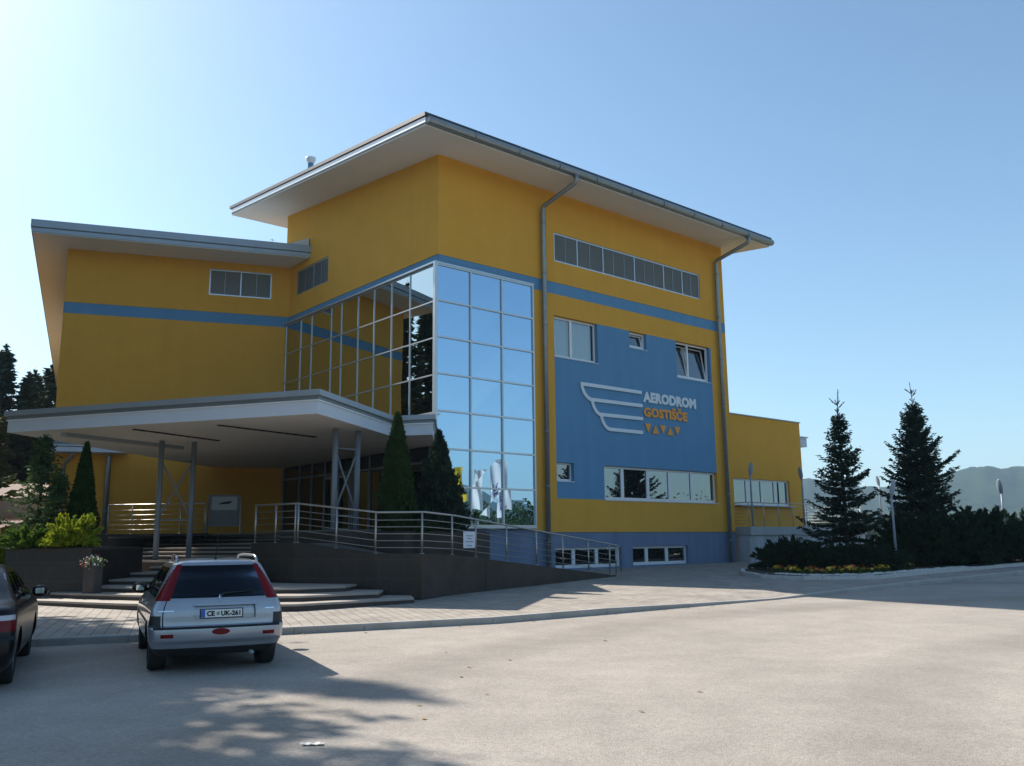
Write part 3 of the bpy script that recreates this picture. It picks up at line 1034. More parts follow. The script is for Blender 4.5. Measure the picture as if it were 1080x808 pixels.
for i, (x0, z0, x1, z1) in enumerate(((6.95, 7.69, 7.52, 7.10), (7.52, 7.10, 8.02, 6.54), (8.02, 6.54, 8.52, 5.99))):
    m = MB()
    pts = []
    for k in range(13):
        t = k / 12; a_ = t * math.pi / 2
        pts.append((x0 + (x1 - x0) * (1 - math.cos(a_)) ** .9 + .0, z0 + (z1 - z0) * math.sin(a_) ** 1.05))
    pts = [(x0 + .0, z0 + .05)] + pts[1:] + ([(x1 + .04, z1)] if i == 2 else [])
    strip(m, pts, SW, YS - .02, -.02)
    obj('wing_curve', m, 'sign_white', sg)
for x0, z0, x1, z1 in ((6.90, 7.69, 10.48, 7.69), (7.44, 7.11, 10.50, 7.13), (7.94, 6.55, 10.50, 6.58), (8.50, 5.99, 10.48, 6.0)):
    m = MB(); strip(m, [(x0, z0), (x1, z1)], SW, YS - .024, -.02)
    obj('wing_stripe', m, 'sign_white', sg)
def wall_text(s, a0, a1, z0, z1, m_, nm, bold):
    V, F = text_mb(s, a1 - a0, z1 - z0, .03, bold, 1.06)
    m = MB(); m.add([FA(a0 + v[0], -.025 - v[2], z0 + v[1]) for v in V], F)
    obj(nm, m, m_, sg)
wall_text('AERODROM', 10.57, 14.10, 7.30, 7.76, 'sign_white', 'lettering', .06)
wall_text('GOSTIŠČE', 10.58, 13.47, 6.68, 7.22, 'sign_orange', 'lettering', .055)
for k in range(5):
    a0 = 10.62 + k * .475; m = MB()
    tri = [(a0, 6.40), (a0 + .42, 6.40), (a0 + .21, 6.03)] if k % 2 == 0 else [(a0, 6.0), (a0 + .42, 6.0), (a0 + .21, 6.37)]
    if k % 2 == 0: tri = [tri[0], tri[2], tri[1]]
    m.add([FA(a, -.05, z) for a, z in tri] + [FA(a, -.022, z) for a, z in tri], [(0, 1, 2), (3, 5, 4), (0, 3, 4, 1), (1, 4, 5, 2), (2, 5, 3, 0)])
    obj('triangle', m, 'sign_orange', sg)

# ------------------------------------------------------------------ entrance canopy
can = empty('entrance_canopy', 'flat white entrance canopy on paired grey columns over the front steps', 'canopy', (-7.5, 27, 1.6))
cpoly = [(-14.45, 25.15), (-4.88, 21.97), (-3.70, 26.95), (-2.42, 26.65), (-2.62, 29.75)]
cpoly += [FA(-.16, 11.3, 0)[:2], FC(-0.05, -.06, 0)[:2], FC(-2.9, -.05, 0)[:2]]
zc = lambda x, y: 4.80
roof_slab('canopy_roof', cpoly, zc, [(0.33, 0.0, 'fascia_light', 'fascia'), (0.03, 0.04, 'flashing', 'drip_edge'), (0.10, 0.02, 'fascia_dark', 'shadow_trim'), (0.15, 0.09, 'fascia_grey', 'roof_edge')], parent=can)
for pts in (((-10.6, 24.6), (-9.2, 27.6)), ((-8.0, 23.9), (-6.0, 26.9)), ((-12.9, 25.3), (-11.0, 29.3), )):
    m = MB(); a, b = np.array(pts[0]), np.array(pts[1]); t = (b - a) / np.linalg.norm(b - a); nn = np.array([-t[1], t[0]]) * (.05 if pts[0][0] > -12 else .12)
    m.prism([tuple(a - nn), tuple(b - nn), tuple(b + nn), tuple(a + nn)], 4.70 if pts[0][0] < -12 else 4.77, 4.798)
    obj('soffit_beam' if pts[0][0] < -12 else 'light_slot', m, 'fascia_grey' if pts[0][0] < -12 else 'seam_black', can)
for (x0, y0, x1, y1, zb_) in ((-10.97, 27.6, -10.12, 28.05, 0.9), (-5.02, 24.98, -4.50, 25.62, 1.55)):
    for x, y in ((x0, y0), (x1, y1)):
        m = MB(); m.tube([(x, y, zb_), (x, y, 4.8)], .082, 16)
        obj('column', m, 'column_paint', can, smooth=True)
    m = MB()
    for z in (2.35, 4.25): m.tube([(x0, y0, z), (x1, y1, z)], .025, 8)
    m.tube([(x0, y0, 2.4), (x1, y1, 4.2)], .028, 8); m.tube([(x0, y0, 4.2), (x1, y1, 2.4)], .028, 8)
    obj('cross_brace', m, 'column_paint', can)

# ------------------------------------------------------------------ steps, terrace, ramp
st = empty('entrance_stairs', 'wide pale stone steps with dark risers leading up under the canopy', 'stairs', (-8, 21, .3))
fronts = {
 1: [(-11.5, 21.2), (-8.25, 19.45), (-6.2, 18.72), (-4.5, 18.75), (-2.25, 20.45)],
 2: [(-11.1, 21.75), (-8.6, 20.45), (-6.4, 19.5), (-4.6, 19.45), (-3.05, 20.5)],
 3: [(-10.55, 22.2), (-8.6, 21.1), (-6.5, 20.3), (-4.9, 20.35), (-3.9, 20.9)]}
for k in range(4, 15):
    dy = {4: 22.45, 5: 23.7, 6: 25.0, 7: 26.2, 8: 27.9, 9: 28.25, 10: 28.6, 11: 28.95, 12: 29.3, 13: 29.65, 14: 30.0}[k]
    xl = -10.2 if k < 7 else -14.0
    fronts[k] = [(xl, dy + .35 + (.42 * (9 + xl) * -1 if xl < -13 else .0)), (-8.7, dy), (-6.45, dy - .85)]
for k, fpts in fronts.items():
    z = 0.25 + .125 * k
    if k > 13: continue
    bk = 31.5 - .06 * k
    poly = fpts + ([(-2.6 - .3 * k, 24.0 - .05 * k), (-6.0, 25 - .02 * k), (-6.4, bk), (fpts[0][0] + .02 * k, bk)] if k <= 3 else [(-6.45 - .004 * k, bk), (fpts[0][0] + .01 * k, bk)])
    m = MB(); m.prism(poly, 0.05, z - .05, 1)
    n_ = len(poly); c0 = np.mean(poly, 0)
    fwd = [(x + (.02 if False else 0), y - .025) for x, y in fpts] + poly[len(fpts):]
    m.prism(fwd, z - .048, z, 0)
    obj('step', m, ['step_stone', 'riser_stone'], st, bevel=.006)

terr = empty('terrace', 'dark brown stone entrance terrace with a ramp falling to the pavement', 'terrace', (-4, 24, .3))
R0, R1, R2, RC, R3, R4 = (-6.88, 23.6, 1.62), (-5.54, 22.6, 1.62), (-3.32, 21.6, 1.34), (-2.17, 21.3, 1.33), (-1.55, 22.75, 1.28), (3.42, 30.2, 0.44)
line = [R0, R1, R2, RC, R3, R4]
def ramp_wall(pts, w, name, mats, split=None):
    m = MB(); n = len(pts)
    nrm = []
    for i in range(n):
        a, b = np.array(pts[max(i - 1, 0)][:2]), np.array(pts[min(i + 1, n - 1)][:2])
        t = (b - a) / np.linalg.norm(b - a); nrm.append(np.array([-t[1], t[0]]))
    vs = []
    for i, p in enumerate(pts):
        q = np.array(p[:2]) + nrm[i] * w
        gb = pz(*p[:2]) - .15
        vs += [(p[0], p[1], gb), (p[0], p[1], p[2]), (q[0], q[1], p[2]), (q[0], q[1], gb)]
    fs = []
    for i in range(n - 1):
        for k in range(4): fs.append((i * 4 + k, (i + 1) * 4 + k, (i + 1) * 4 + (k + 1) % 4, i * 4 + (k + 1) % 4))
    fs += [(0, 1, 2, 3), (n * 4 - 1, n * 4 - 2, n * 4 - 3, n * 4 - 4)]
    m.add(vs, fs)
    return obj(name, m, mats, terr)
ramp_wall([R0, R1, R2, (RC[0] - .01, RC[1], RC[2])], .3, 'terrace_front', 'brown_stone')
ramp_wall([(RC[0], RC[1] - .03, RC[2]), R3, R4], .3, 'ramp_wall', 'concrete_dark')
fm = MB()
inner_ = [(-6.7, 24.0), (-5.4, 22.95), (-3.25, 21.95), (-2.45, 21.7), (-1.85, 22.9), (3.1, 30.35)]
zz = [1.60, 1.60, 1.32, 1.31, 1.26, .42]
off_ = [(-6.35, 25.6), (-4.9, 24.4), (-3.3, 23.5), (-3.1, 23.3), (-2.6, 23.6), (2.0, 31.3)]
for i in range(5):
    fm.quad((*inner_[i], zz[i]), (*inner_[i + 1], zz[i + 1]), (*off_[i + 1], zz[i + 1]), (*off_[i], zz[i]))
obj('ramp_floor', fm, 'terrace_floor', terr)
TB = [(-6.5, 25.0), (-4.9, 24.35), (-3.6, 24.4), (-3.4, 27.5), (-2.75, 30.2), FA(-.04, 3, 0)[:2], FA(-.04, 11.4, 0)[:2], FC(-9.1, -.04, 0)[:2], (-17.2, 31.8), (-10.5, 30.6), (-6.5, 29.6)]
fm = MB(); fm.prism(TB, .1, TZ - .04); obj('terrace_block', fm, 'brown_stone', terr)
fm = MB(); fm.prism(TB, TZ - .039, TZ); obj('terrace_paving', fm, 'terrace_floor', terr)
fm = MB(); fm.prism([(-17.25, 31.65), (-10.45, 30.42), (-10.4, 30.62), (-17.2, 31.82)], .1, TZ + .02)
obj('parapet', fm, 'brown_stone', terr)
fm = MB(); fm.box(-6.74, 23.75, .15, -6.46, 29.6, 1.61)
obj('stair_cheek', fm, 'brown_stone', terr)

# railings
def railing(name, label, pts, posts, h=.98, rods=5, rp=.024, rh=.026, rr=.009, cat='railing', end_curve=False, group=None):
    r_ = empty(name, label, cat, pts[0])
    P = [np.array(p, float) for p in pts]
    cum = [0]
    for a, b in zip(P, P[1:]): cum.append(cum[-1] + np.linalg.norm(b - a))
    def at(s):
        for i in range(len(P) - 1):
            if s <= cum[i + 1] + 1e-6:
                t = (s - cum[i]) / (cum[i + 1] - cum[i]); return P[i] + (P[i + 1] - P[i]) * t
        return P[-1]
    ss = posts if not isinstance(posts, int) else [cum[-1] * k / posts for k in range(posts + 1)]
    for s in ss:
        p = at(s); m = MB(); m.tube([p, p + (0, 0, h)], rp, 10); m.lathe([(rp * 2.2, .0), (rp * 2.2, .012), (rp, .014)], tuple(p), 12)
        obj('post', m, 'steel_rail', r_, smooth=True)
    m = MB(); hp = [tuple(p + (0, 0, h)) for p in P]
    if end_curve:
        d = (P[-1] - P[-2]) / np.linalg.norm(P[-1] - P[-2])
        hp[-1] = tuple(P[-1] + (0, 0, h)); hp += [tuple(P[-1] + d * .22 + (0, 0, h - .05)), tuple(P[-1] + d * .3 + (0, 0, h - .2)), tuple(P[-1] + d * .28 + (0, 0, .15))]
    m.tube(hp, rh, 10)
    obj('handrail', m, 'steel_rail', r_, smooth=True)
    for k in range(rods):
        z = h * (k + 1) / (rods + 1) - .02
        m = MB(); m.tube([tuple(p + (0, 0, z)) for p in P], rr, 6)
        obj('rod', m, 'steel_rail', r_, smooth=True)
    return r_
lift = lambda p, dx=0.05, dy=.1: (p[0] + dx, p[1] + dy, p[2])
rl = [lift(p) for p in (R0, R1, R2, RC, R3, R4)]
railing('ramp_railing', 'steel tube railing along the edge of the dark ramp in front of the terrace', rl, [0.02, .85, 1.62, 1.72, 2.9, 4.05, 5.25, 6.75, 7.8, 9.25, 10.8, 12.3, 13.9, 15.35, 15.8], end_curve=True)
railing('terrace_railing', 'dim steel railing on the dark parapet behind the left canopy columns', [(-14.1, 31.15, TZ + .02), (-10.5, 30.5, TZ + .02)], 4, h=1.0)
# balcony in front of the annex
bal = empty('balcony', 'grey concrete balcony slab with wall below in front of the yellow annex', 'balcony', FA(18, -.5, .5), ANG)
m = MB(); m.box(UR + .12, -.72, 1.75, 27, AXO - .003, 2.13, fr=FA); obj('slab', m, 'concrete_slab', bal)
m = MB(); m.box(UR + .16, -.62, .3, 27, AXO - .004, 1.749, fr=FA); obj('base_wall', m, 'grey_render', bal)
bb = FA(UR + .2, AXO - .1, 2.13), FA(UR + .2, -.64, 2.13), FA(26.9, -.64, 2.13), FA(26.9, 12, 2.13)
railing('balcony_railing', 'thin steel railing around the concrete balcony of the yellow annex', bb, [0, .75, 1.9, 3.1, 4.3, 5.5, 6.7, 7.9, 9.2, 11, 13, 15, 17, 19, 21], h=1.08, rods=6, rp=.018, rh=.022)

# sign plate on the ramp railing
sp = MB(); q = np.array(lift(R3)); tdir = (np.array(R4) - np.array(R3)); tdir /= np.linalg.norm(tdir[:2])
nps = np.array([tdir[1], -tdir[0], 0]); c0 = q + tdir * .55 - nps * -.035 + (0, 0, .42)
ps = empty('railing_notice', 'small pale notice plate fixed to the ramp railing', 'sign', tuple(c0))
hx = np.array([0.83, 0.56, 0])
hx = np.array([tdir[0], tdir[1], 0]) / np.linalg.norm(tdir[:2]); up_ = np.array([0, 0, 1.])
def pl_box(mb, c, hx, nn, w, h, d):
    vs = [c + hx * sx * w / 2 + up_ * sz * h / 2 + nn * sy * d / 2 for sz in (-1, 1) for sy in (-1, 1) for sx in (-1, 1)]
    mb.add(vs, [(0, 2, 3, 1), (4, 5, 7, 6), (0, 1, 5, 4), (2, 6, 7, 3), (0, 4, 6, 2), (1, 3, 7, 5)])
m = MB(); pl_box(m, c0 + nps * .02, hx, nps, .50, .42, .012); obj('plate', m, 'fascia_light', ps)
m = MB()
for dz, w in ((.10, .28), (.03, .20), (-.05, .34), (-.15, .22)):
    pl_box(m, c0 + nps * .028 + up_ * dz, hx, nps, w, .025, .004)
obj('print', m, 'board_grey', ps)

# planters
pln = empty('planter', 'dark brown stone planter wall holding bright green shrubs left of the steps', 'planter', (-11.5, 23, .3))
pp = [(-12.75, 22.6), (-10.25, 21.9), (-10.25, 24.9), (-14.2, 25.8)]
m = MB(); m.prism(pp, .1, 1.53); obj('planter_wall', m, 'brown_stone', pln)
m = MB(); cpt = np.mean(pp, 0); m.prism([tuple(cpt + (np.array(p) - cpt) * .93) for p in pp], 1.45, 1.56); obj('soil', m, 'soil', pln)
m = MB(); m.prism([tuple(cpt + (np.array(p) - cpt) * 1.004) for p in pp], 1.49, 1.532); obj('coping', m, 'concrete_dark', pln)
pl2 = empty('planter', 'long raised planter with two tall conifers between ramp railing and glass corner', 'planter', (-2.2, 25.5, .3))
pp2 = [(-4.05, 24.15), (-2.9, 23.75), (-1.05, 25.3), (-.72, 27.2), (-1.2, 29.2), (-2.3, 29.4), (-3.55, 27.3)]
m = MB(); m.prism(pp2, .1, 1.86); obj('planter_wall', m, 'concrete_dark', pl2)
c2 = np.mean(pp2, 0); m = MB(); m.prism([tuple(c2 + (np.array(p) - c2) * .93) for p in pp2], 1.8, 1.9); obj('soil', m, 'soil', pl2)

# ------------------------------------------------------------------ vegetation builders
def tri_cloud(rs, P, size, flat=0.0, stretch=1.0, dirs=None):
    """one small leaf-like quad at each point of P"""
    n = len(P)
    d = rs.normal(size=(n, 3)) if dirs is None else dirs + rs.normal(size=(n, 3)) * .45
    d /= np.linalg.norm(d, axis=1)[:, None] + 1e-9
    u = np.cross(d, rs.normal(size=(n, 3))); u /= np.linalg.norm(u, axis=1)[:, None] + 1e-9
    s = (size * rs.uniform(.6, 1.3, n))[:, None] if np.isscalar(size) else (size * rs.uniform(.6, 1.3, n))[:, None]
    a = P - d * s * stretch * .5; b = P + u * s * .32; c = P + d * s * stretch * .5; e_ = P - u * s * .32
    V = np.stack([a, b, c, e_], 1).reshape(-1, 3)
    F = np.arange(4 * n).reshape(-1, 4)
    return V, F
def np_obj(name, V, F, m_, parent, loc=None):
    mb = MB(); mb.v = V.tolist(); mb.f = [tuple(f) for f in F.tolist()]; mb.m = [0] * len(F)
    return obj(name, mb, m_, parent, local=True)
def spruce_arrays(rs, H, Rb, h0=.03, whorl=.32, nb=7, twig=.42, needle=.11, droop=.25, dens=1.0, top_bare=.06, leader=0.0):
    Ps, Ds, Ss = [], [], []
    wood = MB()
    wood.tube([(0, 0, 0), (0, 0, H * .5), (rs.normal() * .02, 0, H * .93), (0, 0, H)], [H * .016 + .02, H * .010 + .015, .016, .006], 8)
    z = H * h0
    while z < H * .985:
        f = z / H
        n = nb if f < .9 else 5
        L0 = Rb * (1 - f) ** .92 * (0.9 + .1 * math.sin(f * 40)) + .07 * (1 - f) + .06
        base = rs.rand() * 6.28
        for k in range(n):
            az = base + 6.283 * k / n + rs.normal() * .18
            L = L0 * rs.uniform(.62, 1.15)
            if rs.rand() < .12: L *= 1.22
            el0 = -droop + (f ** 1.5) * 1.0 + rs.normal() * .08
            pts = []; p = np.array([0, 0, z + rs.normal() * whorl * .2]); m = max(3, int(L / .22))
            for i in range(m + 1):
                pts.append(p.copy()); el = el0 + .75 * (i / m) ** 2
                p = p + np.array([math.cos(az) * math.cos(el), math.sin(az) * math.cos(el), math.sin(el)]) * L / m
            if L > .5: wood.tube(pts, [max(.006, .018 * L / 2 * (1 - i / (m + .6))) for i in range(m + 1)], 4, caps=False)
            elif f > .9: wood.tube(pts, .005, 4, caps=False)
            pts = np.array(pts)
            if f > 1 - top_bare:                  # leader: only thin fringe
                t = np.linspace(.1, 1, 7); Q = np.array([np.interp(t, np.linspace(0, 1, m + 1), pts[:, j]) for j in range(3)]).T
                Ps.append(Q); Ds.append(np.tile(pts[-1] - pts[0], (len(Q), 1))); Ss.append(np.full(len(Q), needle * .55)); continue
            nt = max(5, int(L * 11 * dens))
            for t in np.linspace(.12, 1, nt):
                c = np.array([np.interp(t, np.linspace(0, 1, m + 1), pts[:, j]) for j in range(3)])
                for sgn in (-1, 1):
                    if rs.rand() < .1: continue
                    tl = (twig * L / 2.0 * (1.02 - t) + .09) * rs.uniform(.7, 1.2)
                    a2 = az + sgn * rs.uniform(.6, 1.05)
                    d = np.array([math.cos(a2), math.sin(a2), rs.uniform(-.22, .16)])
                    q = max(2, int(tl / (needle * .62) * dens))
                    tt = np.linspace(.1, 1, q)[:, None]
                    Q = c + d * tl * tt + rs.normal(size=(q, 3)) * needle * .16
                    Ps.append(Q); Ds.append(np.tile(d, (q, 1))); Ss.append(np.full(q, needle))
        z += whorl * (1.05 - .5 * f) * rs.uniform(.8, 1.2)
    if leader > 0:
        tip = np.array([rs.normal() * .05, rs.normal() * .05, H + leader]); wood.tube([(0, 0, H - .1), tuple(tip)], [.014, .006], 5)
        t = np.linspace(0, 1, 30)[:, None]; Ps.append(np.array([0, 0, H - .1]) + (tip - [0, 0, H - .1]) * t); Ds.append(np.tile([0, 0, 1.], (30, 1))); Ss.append(np.full(30, .06))
        for k in range(7):
            az = k * .95 + rs.rand(); zb = H + leader * (.18 if k < 5 else .0); L = leader * rs.uniform(.35, .6)
            q = np.array([math.cos(az) * L * .7, math.sin(az) * L * .7, zb + L * .65]); wood.tube([(0, 0, zb), tuple(q)], [.008, .004], 4)
            Ps.append(np.array([0, 0, zb]) + (q - [0, 0, zb]) * np.linspace(.2, 1, 14)[:, None]); Ds.append(np.tile(q - [0, 0, zb], (14, 1))); Ss.append(np.full(14, .06))
    P = np.concatenate(Ps); D = np.concatenate(Ds); D = D / (np.linalg.norm(D, axis=1)[:, None] + 1e-9); S = np.concatenate(Ss)
    V, F = tri_cloud(rs, P, S, stretch=1.7, dirs=D)
    return V, F, wood
def spruce(name, label, cat, x, y, z, H, Rb, seed, m_='spruce_needles', group=None, **k):
    rs = np.random.RandomState(seed)
    r_ = empty(name, label, cat, (x, y, z), 0, group)
    V, F, wood = spruce_arrays(rs, H, Rb, **k)
    np_obj('crown', V, F, m_, r_)
    obj('trunk', wood, 'bark', r_, local=True)
    return r_
def cone_shrub(name, label, x, y, z, H, Rb, seed, m_, n=9000, size=.09, taper=.9, belly=.25, lump=.12, group=None, cat='conifer', up=.8):
    rs = np.random.RandomState(seed)
    r_ = empty(name, label, cat, (x, y, z), 0, group)
    h = rs.rand(n) ** 1.15; az = rs.rand(n) * 6.283
    prof = np.where(h < belly, .75 + .25 * h / belly, ((1 - h) / (1 - belly)) ** taper)
    lumpy = 1 + lump * (np.sin(az * 3 + h * 17 + seed) + np.sin(az * 5 - h * 29) * .8 + np.sin(az * 9 + h * 51) * .5)
    rad = Rb * prof * lumpy * (rs.rand(n) ** .3) * rs.uniform(.92, 1.08, n) + .02
    P = np.stack([rad * np.cos(az), rad * np.sin(az), h * H + rs.normal(size=n) * .02], 1)
    D = np.stack([np.cos(az) * (1 - up), np.sin(az) * (1 - up), np.full(n, up)], 1)
    V, F = tri_cloud(rs, P, size, stretch=1.8, dirs=D)
    np_obj('foliage', V, F, m_, r_)
    w = MB(); w.tube([(0, 0, -.05), (0, 0, H * .8)], [.05, .015], 6); obj('stem', w, 'bark', r_, local=True)
    return r_
def juniper(name, label, x, y, z, Rx, Ry, H, seed, m_, n=7000, size=.08, group=None, sprays=70, cat='shrub'):
    """spreading juniper: many arching sprays leaving a common foot"""
    rs = np.random.RandomState(seed)
    r_ = empty(name, label, cat, (x, y, z), 0, group)
    Ps, Ds = [], []; w = MB()
    per = max(8, n // sprays)
    for k in range(sprays):
        az = rs.rand() * 6.283; el = math.asin(rs.rand() ** .8 * .97); L = rs.uniform(.72, 1.08)
        tip = np.array([math.cos(az) * math.cos(el) * Rx, math.sin(az) * math.cos(el) * Ry, math.sin(el) * H]) * L
        tip[2] = max(tip[2], .12)
        t = rs.rand(per) ** .6
        c = tip[None] * t[:, None]; c[:, 2] += .25 * H * (t * (1 - t)) * 2 * math.cos(el)
        wd = .16 * max(Rx, Ry) * (1.15 - t)
        Q = c + rs.normal(size=(per, 3)) * (wd * .45)[:, None]
        Q[:, 2] = np.maximum(Q[:, 2], .02)
        d = tip / np.linalg.norm(tip)
        Ps.append(Q); Ds.append(np.tile(d + np.array([0, 0, .35]), (per, 1)))
        if k % 5 == 0: w.tube([(0, 0, 0), tuple(tip * .5 + np.array([0, 0, .12 * H])), tuple(tip * .85)], [.02, .012, .005], 4, caps=False)
    P = np.concatenate(Ps); D = np.concatenate(Ds); D /= np.linalg.norm(D, axis=1)[:, None]
    V, F = tri_cloud(rs, P, size, stretch=2.0, dirs=D)
    np_obj('foliage', V, F, m_, r_)
    obj('branch', w, 'bark', r_, local=True)
    return r_

# conifers by the entrance
cone_shrub('thuja', 'slim dark green thuja column in the planter before the glass entrance', -3.20, 24.5, 1.88, 3.25, .50, 11, 'thuja_leaves', 9000, .085, taper=.75, lump=.09)
cone_shrub('conifer', 'broader bluish conifer in the planter touching the mirror glass corner', -2.12, 25.4, 1.88, 2.85, .82, 12, 'blue_conifer_leaves', 10000, .10, taper=.95, belly=.12, lump=.20)
juniper('ground_cover_shrub', 'low green shrub behind the ramp railing at the foot of the two conifers', -2.7, 24.4, 1.85, 1.0, .5, .42, 13, 'thuja_leaves', 2600, .07, sprays=40)
spruce('young_spruce', 'taller young spruce in the stone planter at the left edge', 'spruce', -13.05, 24.6, 1.5, 3.2, 1.05, 21, 'young_spruce_needles', whorl=.22, needle=.085, droop=.05, nb=7)
spruce('young_spruce', 'shorter young spruce between the taller one and the slim thuja', 'spruce', -12.35, 24.2, 1.5, 2.15, .75, 22, 'young_spruce_needles', whorl=.2, needle=.08, droop=.05, nb=7)
cone_shrub('thuja', 'slim pointed thuja in the stone planter left of the canopy columns', -11.72, 24.3, 1.5, 2.85, .40, 14, 'thuja_leaves', 8000, .08, taper=.8, belly=.2, lump=.06)
juniper('golden_juniper', 'bright yellow green juniper spilling over the stone planter beside the thuja', -11.05, 22.5, 1.5, .8, .6, .95, 15, 'golden_juniper', 9000, .075, sprays=110)
juniper('juniper', 'mid green juniper on the left half of the stone planter', -12.2, 22.75, 1.5, .95, .55, .62, 16, 'green_juniper', 7000, .075, sprays=90)

# island bed right of the building
ISL = [(8.05, 32.2), (7.6, 30.2), (7.75, 28.4), (8.7, 27.25), (11.05, 27.3), (13.87, 29.9), (19.3, 34.3), (30.5, 43.6), (20, 44.5), (11.0, 35.3)]
m = MB(); m.add([(x, y, pz(x, y) + .07) for x, y in ISL], [tuple(range(len(ISL)))])
structure('flower_bed', m, 'soil')
m = MB(); n_ = len(ISL); cI = np.mean(ISL, 0)
rsx = np.random.RandomState(3)
def edging(mb, poly, w=.14, h=.11):
    n = len(poly)
    for i in range(n):
        a, b = np.array(poly[i]), np.array(poly[(i + 1) % n])
        L = np.linalg.norm(b - a); t = (b - a) / L; nn = np.array([-t[1], t[0]]); k = max(1, int(L / .5))
        for j in range(k):
            p = a + t * L * j / k; q = a + t * (L * (j + 1) / k - .012); hh = h + rsx.uniform(-.01, .01)
            mb.prism([tuple(p), tuple(q), tuple(q + nn * w), tuple(p + nn * w)], lambda x, y: pz(x, y) - .05, lambda x, y, hh=hh: pz(x, y) + hh)
edging(m, ISL)
structure('bed_kerb', m, 'white_stone')
def stones(name, pts, n, s, m_):
    mb = MB(); rs = np.random.RandomState(9)
    P = np.array(pts); seg = np.linalg.norm(np.diff(P, axis=0), axis=1); cum = np.concatenate([[0], np.cumsum(seg)])
    for k in range(n):
        u = rs.rand() * cum[-1]; c = [np.interp(u, cum, P[:, j]) for j in (0, 1)]
        x, y = c[0] + rs.normal() * .09, c[1] + rs.normal() * .09; r_ = s * rs.uniform(.5, 1.2)
        mb.lathe([(0, -r_ * .3), (r_, 0), (r_ * .75, r_ * .45), (0, r_ * .6)], (x, y, pz(x, y) + .09), 6)
    o = obj(name, mb, m_); o['kind'] = 'stuff'; return o
tag(stones('white_pebbles', [(8.4, 29.0), (9.2, 27.95), (11.0, 28.05), (13.7, 30.3), (16, 32.2)], 420, .07, 'white_stone'), 'white pebbles lining the front edge of the flower bed', 'pebbles')
spruce('spruce', 'spruce nearer the yellow annex with a single bare leader', 'spruce', 12.45, 33.6, .55, 5.9, 1.95, 31, whorl=.27, nb=8, needle=.095, droop=.2, dens=1.25, leader=.75)
spruce('spruce', 'taller and denser spruce to the right with a forked tip', 'spruce', 16.62, 36.4, .6, 6.75, 2.6, 32, whorl=.25, nb=9, needle=.095, droop=.2, dens=1.4, leader=.6)
HB = [(9.9, 31.9, 1.5, 1.3, 1.15, 'low dark juniper at the left end of the bed beneath the first spruce'),
      (11.9, 31.2, 1.9, 1.2, .95, 'low spreading dark juniper behind the flowers left of the street lamp'),
      (14.9, 33.3, 1.7, 1.5, 2.3, 'dark bushy juniper directly behind the near street lamp'),
      (16.6, 34.0, 1.8, 1.5, 2.25, 'dark juniper below the right side of the taller spruce'),
      (18.3, 35.2, 1.7, 1.5, 2.3, 'dark juniper with pointed tips beside the taller spruce'),
      (19.6, 36.3, 1.7, 1.5, 2.1, 'dark juniper around the foot of the far right street lamp'),
      (21.6, 37.5, 2.0, 1.6, 2.3, 'dark juniper at the right edge of the photo'),
      (23.9, 39.3, 2.0, 1.6, 2.2, 'outermost dark juniper of the bed past the right edge')]
for i, (x, y, rx, ry, h, lb) in enumerate(HB):
    juniper('dark_juniper', lb, x, y, pz(x, y) + .05, rx, ry, h, 40 + i, 'dark_juniper', 11000 if i < 7 else 6000, .13, 'dark junipers in the island bed', 130)
# flowers in the bed: individual clumps
def flower_clump(rs, nfl, rad, h, psize):
    n = 70; P = np.stack([rs.normal(size=n) * rad * .5, rs.normal(size=n) * rad * .5, rs.rand(n) * h * .8], 1)
    V, F = tri_cloud(rs, P, .07, stretch=1.3)
    fb = MB()
    for k in range(nfl):
        x, y = rs.normal() * rad * .5, rs.normal() * rad * .5; z = h * rs.uniform(.7, 1.1)
        r_ = psize * rs.uniform(.7, 1.2)
        vs = [(x, y, z + r_ * .25)]; q = 8
        tx, ty = rs.normal() * .4, rs.normal() * .4 - .4
        for j in range(q):
            a = 6.283 * j / q; rr = r_ * (1 if j % 2 else .72); vs.append((x + rr * math.cos(a), y + rr * math.sin(a), z - tx * rr * math.cos(a) - ty * rr * math.sin(a) * -1))
        fb.add(vs, [(0, 1 + j, 1 + (j + 1) % q) for j in range(q)])
    return V, F, fb
def flower(name, label, group, m_, x, y, z, seed, nfl=9, rad=.16, h=.2, ps=.05, proto=None):
    rs = np.random.RandomState(seed)
    r_ = empty(name, label, 'flowers', (x, y, z), 0, group)
    V, F, fb = flower_clump(rs, nfl, rad, h, ps)
    np_obj('leaf', V, F, 'bed_leaves', r_); obj('blossom', fb, m_, r_, local=True)
    return r_
rsf = np.random.RandomState(77)
protos = {}
